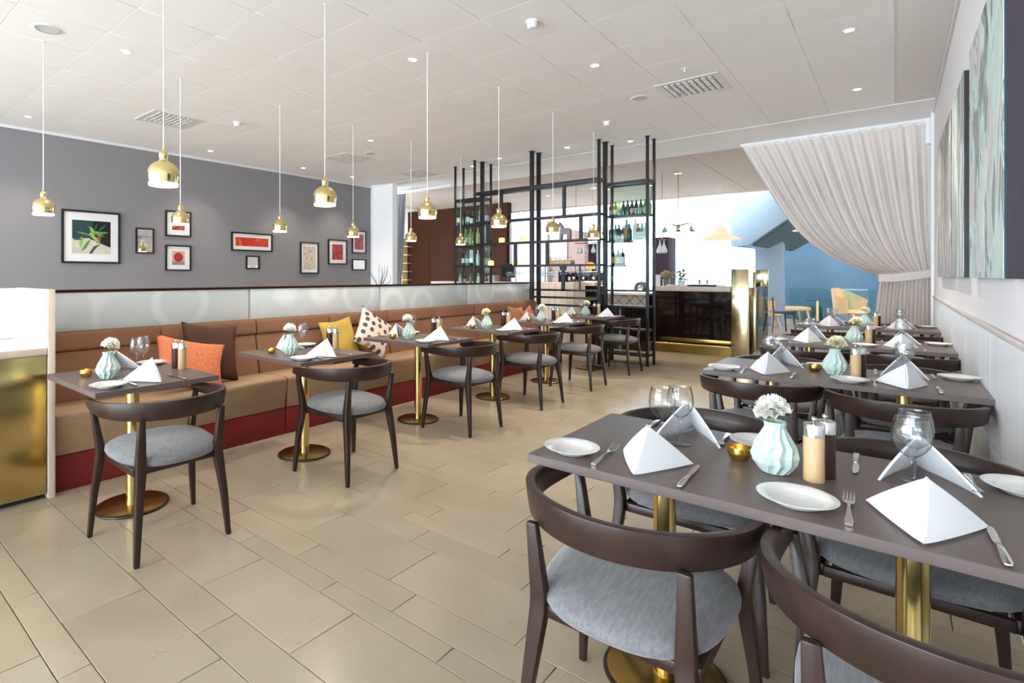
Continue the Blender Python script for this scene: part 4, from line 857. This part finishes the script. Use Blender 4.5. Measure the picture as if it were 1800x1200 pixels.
# dish station seen through the right shelf case
d0, d1 = X_(1060, 9.5), min(X_(1146, 9.5), X_(1148, 9.8)-.012); dz0, dz1 = ony(1100, 538, 9.5).z, ony(1100, 518, 9.5).z
t = thing('bar_station', 'grey lattice-fronted bar station behind the right shelf case', 'counter', (0, 0, 0))
mk('body', BX(d0, 9.52, 0, d1, 9.95, dz1), 'bar_black', t); mk('lattice_panel', BX(d0, 9.5, dz0, d1, 9.518, dz1), 'panel_grey', t); mk('worktop', BX(d0, 9.48, dz1, d1, 9.96, dz1+.03), 'wood_pale', t)
for i in range(4):
    a = d0+(d1-d0)*i/4; b = d0+(d1-d0)*(i+1)/4
    for p, q in (((a, dz0), (b, dz1)), ((a, dz1), (b, dz0))): mk('lattice_wire', G().tube([(p[0], 9.495, p[1]), (q[0], 9.495, q[1])], .004, 5), 'black_steel', t)
zc = ZR[510]
t = thing('serving_dome', 'steel serving dome in the right shelf case', 'dome', (ony(1128, 505, 8.07).x, 8.07, zc+.0005), 0); mk('dome', G().lathe([(.11, 0), (.108, .04), (.09, .085), (.05, .115), (.001, .125)], 28), 'steel', t, smooth=True); mk('knob', G().lathe([(.004, .122), (.004, .14), (.012, .146), (.001, .155)], 12), 'steel', t, smooth=1)
for i, px_ in enumerate((1079, 1090, 1100, 1110)): tag(inst('wine_glass', WG, None, (ony(px_, 505, 8.07).x, 8.07+(.04 if i % 2 else -.03), zc+.0005), i), 'glass goblet low in the right shelf case, %s from the left' % ORDN[i], 'wine glass', 'goblets in the right case')
# bar counter front
b0, b1, BYF = X_(1148, 9.8), X_(1291, 9.78)-.046, 9.8
bz = 1.125
t = thing('bar_counter', 'dark glossy bar counter with a pale stone top and brass foot', 'bar', (0, 0, 0))
mk('front_panel', BX(b0, BYF, .26, b1, BYF+.02, bz-.085), 'bar_black', t); mk('body', BX(b0, BYF+.022, 0, b1, BYF+.6, bz-.085), 'bar_black', t)
mk('counter_top', BX(b0, BYF-.06, bz-.08, b1, BYF+.66, bz), 'stone_top', t, bevel=.004); mk('brass_kick', BX(b0, BYF-.02, 0, b1, BYF, .17), 'brass_aged', t); mk('brass_band', BX(b0, BYF-.03, .19, b1, BYF, .255), 'brass_aged', t, bevel=.004)
mk('foot_rail', G().tube([(b0, BYF-.13, .16), (b1, BYF-.13, .16)], .016, 12), 'brass', t, smooth=True)
for i in range(2): mk('rail_bracket', BX(b0+.3+i*.85-.01, BYF-.13, .15, b0+.3+i*.85+.01, BYF-.02, .17), 'brass', t)
def bx(px_): return X_(px_, 10.0)
t = thing('menu_card', 'white menu card standing on the bar by the flowers', 'card', (bx(1156), 9.95, bz), .2); mk('card', BX(-.06, -.004, .006, .06, .004, .20), 'mount', t, rot=(R(-8), 0, 0)); mk('foot', BX(-.05, -.03, 0, .05, .03, .008), 'white_plastic', t)
t = thing('flower_arrangement', 'peach roses in a glass on the bar', 'flowers', (bx(1171), 10.0, bz), 0)
mk('glass_vase', G().lathe([(.001, 0), (.05, 0), (.06, .12), (.057, .12), (.047, .006), (.001, .006)], 20), 'glass', t, smooth=1)
for i in range(9): inst('bloom', shared('bloom', lambda: flower_meshes(9, 'flower_peach')), t, (.07*math.cos(i*2.4)*(i/9)**.5, .07*math.sin(i*2.4)*(i/9)**.5, .15+.05*(1-i/9)+.02*(i % 3)), sc=(1.1, 1.1, 1.4))
for i in range(4): mk('stem', G().tube([(0, 0, .01), (.03*math.cos(i*1.6), .03*math.sin(i*1.6), .15)], .003, 5), 'leaf', t)
t = thing('potted_plant', 'leafy pale green plant on the bar against the windows', 'plant', (bx(1190), 10.25, bz), 0); mk('pot', G().lathe([(.001, 0), (.05, 0), (.065, .10), (.055, .10), (.001, .09)], 18), 'white_plastic', t, smooth=1)
lf = shared('lf', lambda: mesh('leaf', G().grid(lambda u, v: ((u-.5)*.05*math.sin(PI*min(.97, v+.04)), v*.10, .04*v-.05*v*v), 2, 5), 'foliage', thick=.001))
rnd = random.Random(4)
for i in range(34): inst('leaf', lf, t, (rnd.uniform(-.07, .07), rnd.uniform(-.06, .06), .10+rnd.uniform(0, .17)), rot=(rnd.uniform(-.3, .9), rnd.uniform(-.4, .4), rnd.uniform(0, 6.3)))
t = thing('serving_tray', 'black tray with upturned glasses on the bar', 'tray', (bx(1237), 9.98, bz), 0); mk('tray', BX(-.22, -.15, .0, .22, .15, .03), 'black_steel', t, bevel=.008)
TB = mesh('tumbler', G().lathe([(.001, 0), (.03, 0), (.034, .085), (.032, .085), (.028, .006), (.001, .006)], 18), 'glass', smooth=1)
for i in range(6): tag(inst('tumbler', TB, None, (bx(1237)-.15+.06*i, 9.98+(.05 if i % 2 else -.05), bz+.0305)), 'clear tumbler on the black tray, %s from the left' % ORDN[i], 'glass', 'tumblers on the bar tray')
for i, px_ in enumerate((1183, 1206, 1265)): tag(mk('folded_cloth', G().prism([(-.10, 0), (.10, 0), (.095, .02), (-.06, .028)], -.06, .06, 'y'), 'white_cloth', None, (bx(px_), 9.95, bz+.0003), .2*i, bevel=.005), 'folded white cloth on the bar, %s' % ['left of the tray near the flowers', 'just left of the black tray', 'right of the black tray'][i], 'cloth', 'cloths on the bar')
# brass screen at the end of the bar
t = thing('brass_screen', 'tall polished brass slabs closing the end of the bar', 'screen', (0, 0, 0)); s0, s1 = X_(1291, 9.78), X_(1316, 9.78); zs = ony(1300, 473, 9.78).z
mk('slab', BX(s0-.04, 9.76, 0, s1, 9.82, zs), 'brass_pale', t, bevel=.004)
mk('slab', BX(X_(1314, 10.5), 10.48, 0, X_(1329, 10.5), 10.53, ony(1320, 505, 10.5).z), 'brass_pale', t, bevel=.004); mk('slab', BX(X_(1323, 11.2), 11.2, 0, X_(1331, 11.2), 11.26, ony(1320, 478, 11.2).z), 'brass_pale', t, bevel=.004)
mk('head_block', BX(X_(1329, 11.0), 10.98, ony(1340, 503, 11).z, X_(1351, 11.0), 11.06, ony(1340, 474, 11).z), 'brass_pale', t, bevel=.004); mk('glass_panel', BX(X_(1329, 11.1), 11.03, .02, X_(1351, 11.1), 11.05, ony(1340, 503, 11).z), 'pane_smoke', t)
mk('floor_plate', BX(s0-.04, 9.83, 0, X_(1340, 11.0), 11.3, .03), 'brass_aged', t)

# ------------------------------------------------------------------ lobby lamps
def chandelier(px_, Y, ytop, ybar, lab, w_):
    q = ony(px_, ybar, Y); t = thing('chandelier', lab, 'chandelier', (q.x, Y, q.z), .3, 'brass chandeliers')
    mk('rod', G().tube([(0, 0, 0), (0, 0, C-.004-q.z)], .012, 10), 'brass', t, smooth=True); mk('rose', G().cyl((0, 0, C-.016-q.z), .07, .012, 20), 'brass', t, smooth=1); mk('hub', G().cyl((0, 0, -.05), .035, .06, 14), 'copper', t, smooth=1)
    gm = shared('globe', lambda: mesh('glass_globe', G().lathe([(.004, 0), (.02, -.03), (.05, -.07), (.055, -.11), (.04, -.15), (.038, -.15), (.053, -.11), (.048, -.072), (.018, -.032), (.001, -.004)], 16), 'glass', smooth=True))
    for i in range(8):
        a = i*PI/4; ex, ey = w_*math.cos(a), w_*math.sin(a)
        mk('arm', G().tube([(0, 0, -.02), (ex*.5, ey*.5, .03), (ex, ey, 0)], .008, 6), 'brass', t, smooth=True); inst('glass_globe', gm, t, (ex, ey, 0))
chandelier(1192, 11.2, 317, 396, 'brass chandelier with glass globes hanging over the bar', .34); chandelier(1043, 11.8, 333, 402, 'brass chandelier seen through the shelving frame', .30)
def conelamp(px_, py, Y, wpx, lab):
    q = ony(px_, py, Y); b = q.x*FX+Y*FY; r = wpx/2*b/FPX*.95; t = thing('cone_lamp', lab, 'pendant lamp', (q.x, Y, q.z), 0, 'wide cone pendants in the lobby')
    mk('shade', G().lathe([(.001, r*.72), (.05, r*.70), (r*.28, r*.45), (r*.55, r*.2), (r*.8, r*.07), (r, 0), (r*.99, -.012), (r*.78, r*.05), (r*.5, r*.18), (r*.2, r*.42)], 36), 'lampshade', t, smooth=True); mk('bulb', G().lathe([(.001, .03), (.04, .05), (.05, .10), (.03, .15), (.001, .16)], 14), 'bulb', t, smooth=True)
    top = C if Y < YF else 6.4
    mk('cord', G().tube([(0, 0, r*.7), (0, 0, top-q.z)], .006, 6), 'cord', t)
conelamp(1266, 420, 13.6, 70, 'wide pale cone pendant lamp in front of the lobby windows'); conelamp(1428, 404, 14.2, 62, 'pale cone pendant half hidden by the beige curtain')
t = thing('glass_hanger', 'copper bar with white glasses hanging beside the purple pier', 'rack', (X_(1164, 11), 11, ony(1164, 421, 11).z), 0); mk('bar', G().tube([(-.07, 0, 0), (.07, 0, 0)], .01, 8), 'copper', t); mk('hanger', G().tube([(0, 0, 0), (0, 0, C-.004-ony(1164, 421, 11).z)], .006, 6), 'copper', t)
WGM = mesh('white_glass', G().lathe([(.006, 0), (.012, -.08), (.03, -.13), (.055, -.19), (.06, -.24), (.04, -.265), (.001, -.268)], 18), 'porcelain', smooth=True)
for i, px_ in enumerate((1160, 1167)): inst('white_glass', WGM, t, (X_(px_, 11)-X_(1164, 11), 0, 0))
t = thing('glass_hanger', 'copper bar with white glasses hanging behind the shelving frame', 'rack', (X_(1034, 11), 11, ony(1034, 427, 11).z), 0); mk('bar', G().tube([(-.3, 0, 0), (.3, 0, 0)], .01, 8), 'copper', t)
for s_ in (-.28, .28): mk('hanger', G().tube([(s_, 0, 0), (s_, 0, C-.004-ony(1034, 427, 11).z)], .006, 6), 'copper', t)
for i, px_ in enumerate((1016, 1021, 1029, 1043)): inst('white_glass', WGM, t, (X_(px_, 11)-X_(1034, 11), 0, 0), sc=(.8, .8, .8))
t = thing('lobby_canvas', 'bright white and pale blue canvas on the pink lobby wall', 'painting', (X_(981, 12.78), 12.78, ony(981, 440, 12.78).z), 0); paint('canvas_white', [(190, 196, 226), (240, 240, 244), (250, 246, 236)], 3, seedv=3)
mk('canvas', BX(-.25, -.012, -.42, .25, -.01, .42), 'canvas_white', t); mk('stretcher', BX(-.25, -.01, -.42, .25, .0, .42), 'white_trim', t)
# bookcase and twigs
bk0, bk1 = X_(694, 12.4), X_(717.5, 12.4)
t = thing('bookcase', 'cream lit bookcase beside the grey curtain', 'bookcase', (0, 0, 0)); ztop = ony(706, 418, 12.4).z
mk('back', BX(bk0, 12.66, 0, bk1, 12.7, ztop), 'shelf_cream', t); mk('side', BX(bk0-.03, 12.35, 0, bk0, 12.7, ztop), 'shelf_cream', t); mk('divider', BX((bk0+bk1)/2+.06, 12.35, 0, (bk0+bk1)/2+.08, 12.66, ztop), 'shelf_cream', t)
books = [mesh('book', BX(0, 0, 0, .035, .16, .19), m, bevel=.003, segs=1) for m in ('book_a', 'book_b', 'book_c')]
for i in range(11):
    z = ztop-.01-i*.26
    if z < 0: break
    mk('shelf', BX(bk0, 12.35, z-.02, bk1, 12.66, z), 'shelf_cream', t)
    if 0 < i < 8:
        for k in range(7): tag(inst('book', books[(i*3+k) % 3], None, (bk0+.02+k*.042+(.05 if k > 3 else 0), 12.42, z+.0005)), '%s book, %s from the left on shelf %s of the lit bookcase' % (['tan', 'red brown', 'cream'][(i*3+k) % 3], ORDN[k], ORDN[i-1]), 'book', 'books in the lit bookcase')
q = onx(668, 496, -7.0)
t = thing('twig_arrangement', 'dry twigs standing behind the partition near the grey curtain', 'twigs', (q.x, q.y, .74), 0); mk('pot', G().lathe([(.001, 0), (.07, 0), (.09, .3), (.08, .3), (.001, .29)], 20), 'white_plastic', t, smooth=1)
rnd = random.Random(2)
for i in range(9):
    a = rnd.uniform(-1, 1); d = rnd.uniform(-.3, .3); h = rnd.uniform(.55, .85)
    mk('twig', G().tube([(0, 0, .2), (d*.1, a*.06, .4), (d*.3+.02, a*.16, h-.12), (d*.4, a*.22+rnd.uniform(-.03, .03), h)], [.006, .005, .004, .002], 6), 'twig', t)
t2 = thing('side_table', 'side table carrying the twigs behind the partition', 'table', (q.x, q.y, 0)); mk('top', BX(-.3, -.3, .71, .3, .3, .739), 'table_laminate', t2); mk('pole', G().cyl((0, 0, .012), .034, .698, 20), 'brass', t2, smooth=1); mk('base', G().cyl((0, 0, 0), .2, .012, 32), 'brass_aged', t2, smooth=1)

# ------------------------------------------------------------------ blue spiral stair
t = thing('spiral_stair', 'big blue spiral stair drum with a curved ramp and pale blue column', 'staircase', (0, 0, 0))
cA = ony(1327, 500, 16.5); cB = ony(1375, 500, 16.5)
mk('column', BX(cA.x, 16.5, 0, cB.x, 17.0, ony(1340, 425, 16.5).z), 'blue_light', t, bevel=.01)
wA, wB = ony(1360, 500, 19.2), ony(1560, 500, 18.2)
def drum(u, v):
    x = wA.x+(wB.x+1.5-wA.x)*u; yy = 19.6-1.1*math.sin(PI*u)*-.9-.6*u; return (x, yy, 5.6*v)
mk('drum_wall', G().grid(drum, 30, 1), 'blue_deep', t, thick=.08, smooth=True)
fA, fB = ony(1287, 400, 15.6), ony(1520, 400, 15.0)
zb0 = ony(1287, 433, 15.6).z; zb1 = ony(1325, 430, 15.4).z
def zlow(u):
    return zb0+(zb1-zb0)*(u/.17) if u < .17 else zb1+(u-.17)*1.75
def fpos(u): return (fA.x+(fB.x-fA.x)*u, 15.75-.75*math.sin(PI*min(1, u*.75+.0))-.0, 0)
def fascia(u, v):
    p = fpos(u); return (p[0], p[1], zlow(u)*(1-v)+5.2*v)
mk('ramp_fascia', G().grid(fascia, 40, 1), 'blue_light', t, thick=.08, smooth=True)
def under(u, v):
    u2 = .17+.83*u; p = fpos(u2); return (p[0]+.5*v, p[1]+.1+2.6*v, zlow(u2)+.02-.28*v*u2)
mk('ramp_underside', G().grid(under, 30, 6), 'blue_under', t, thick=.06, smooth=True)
mk('ramp_end', G().grid(lambda u, v: (fpos(0)[0]-.0+.2*u, fpos(0)[1]+.1+2.0*u, zb0*(1-v)+5.2*v), 8, 1), 'blue_light', t, thick=.08)
mk('balustrade', BX(wA.x+.5, 18.55, .0, wB.x+.6, 18.57, .95), 'pane', t)

# ------------------------------------------------------------------ lounge furniture
def shell_chair(x, y, rz, lab, s=1.0):
    t = thing('lounge_chair', lab, 'armchair', (x, y, 0), rz, 'wood shell lounge chairs'); t.scale = (s, s, s)
    def f(u, v):
        a = (u-.5)*2*R(118); r = .36+.06*v; hb = .30+.42*(math.cos(a/2)**3)
        return (r*math.sin(a), -.02-r*math.cos(a)*.95, .30+hb*v-.04*math.cos(a))
    mk('shell', G().grid(f, 30, 8), 'shell_wood', t, thick=.02, smooth=True); mk('seat', G().lathe([(.001, .30), (.33, .30), (.37, .34), (.34, .40), (.001, .42)], 28), 'shell_wood', t, smooth=True)
    for sx in (-1, 1):
        mk('leg', G().tube([(sx*.30, .30, 0), (sx*.26, .22, .30), (sx*.24, .1, .33)], .02, 8), 'shell_wood', t, smooth=True); mk('leg', G().tube([(sx*.30, -.32, 0), (sx*.26, -.22, .30), (sx*.24, -.1, .33)], .02, 8), 'shell_wood', t, smooth=True)
q = onz(1497, 570, 0); shell_chair(q.x, q.y-.3, R(-120), 'wooden shell lounge chair left of the beige curtain', 1.0)
q = onz(1338, 578, 0); shell_chair(q.x, q.y+.4, R(-70), 'wooden shell lounge chair seen through the glass at the bar end', 1.0)
q = onz(1392, 566, 0)
t = thing('lounge_stool', 'low wooden lounge seat in front of the blue wall', 'stool', (q.x, q.y, 0), .5); mk('seat', BX(-.36, -.3, .34, .36, .3, .44), 'shell_wood', t, bevel=.03); mk('back', BX(-.38, -.3, .44, -.30, .3, .80), 'shell_wood', t, bevel=.03)
for sx in (-1, 1):
    for sy in (-1, 1): mk('leg', G().rectloft([(sx*.34, sy*.28, 0), (sx*.28, sy*.24, .345)], [(.035, .035), (.05, .05)]), 'shell_wood', t)
q = onz(1370, 584, 0)
t = thing('bar_chair', 'dark wooden chair standing past the brass screen', 'chair', (q.x, q.y, 0), R(-60))
mk('seat', BX(-.22, -.22, .44, .22, .22, .48), 'chair_wood', t, bevel=.01); mk('back_rail', BX(-.23, -.24, .74, .23, -.21, .82), 'chair_wood', t, bevel=.01)
for sx in (-1, 1): mk('leg', G().rectloft([(sx*.24, .24, 0), (sx*.19, .19, .45)], [(.025, .025), (.035, .035)]), 'chair_wood', t); mk('leg', G().rectloft([(sx*.24, -.25, 0), (sx*.19, -.2, .45), (sx*.2, -.225, .78)], [(.025, .025), (.035, .035), (.025, .025)]), 'chair_wood', t)
q = onz(1437, 572, 0)
t = thing('side_table', 'small round dark side table on a brass stem in the lounge', 'table', (q.x, q.y, 0)); mk('top', G().cyl((0, 0, .66), .27, .02, 32), 'teal_dark', t, smooth=1); mk('stem', G().cyl((0, 0, .02), .03, .64, 14), 'brass', t, smooth=1); mk('base', G().cyl((0, 0, 0), .2, .02, 28), 'brass', t, smooth=1)
q = onz(1428, 566, 0)
tag(mk('pouffe', G().lathe([(.001, 0), (.30, 0), (.33, .05), (.30, .40), (.26, .44), (.001, .45)], 28), 'teal_dark', None, (q.x-.15, q.y+.75, 0), smooth=1), 'dark teal pouffe behind the round lounge table', 'pouffe')
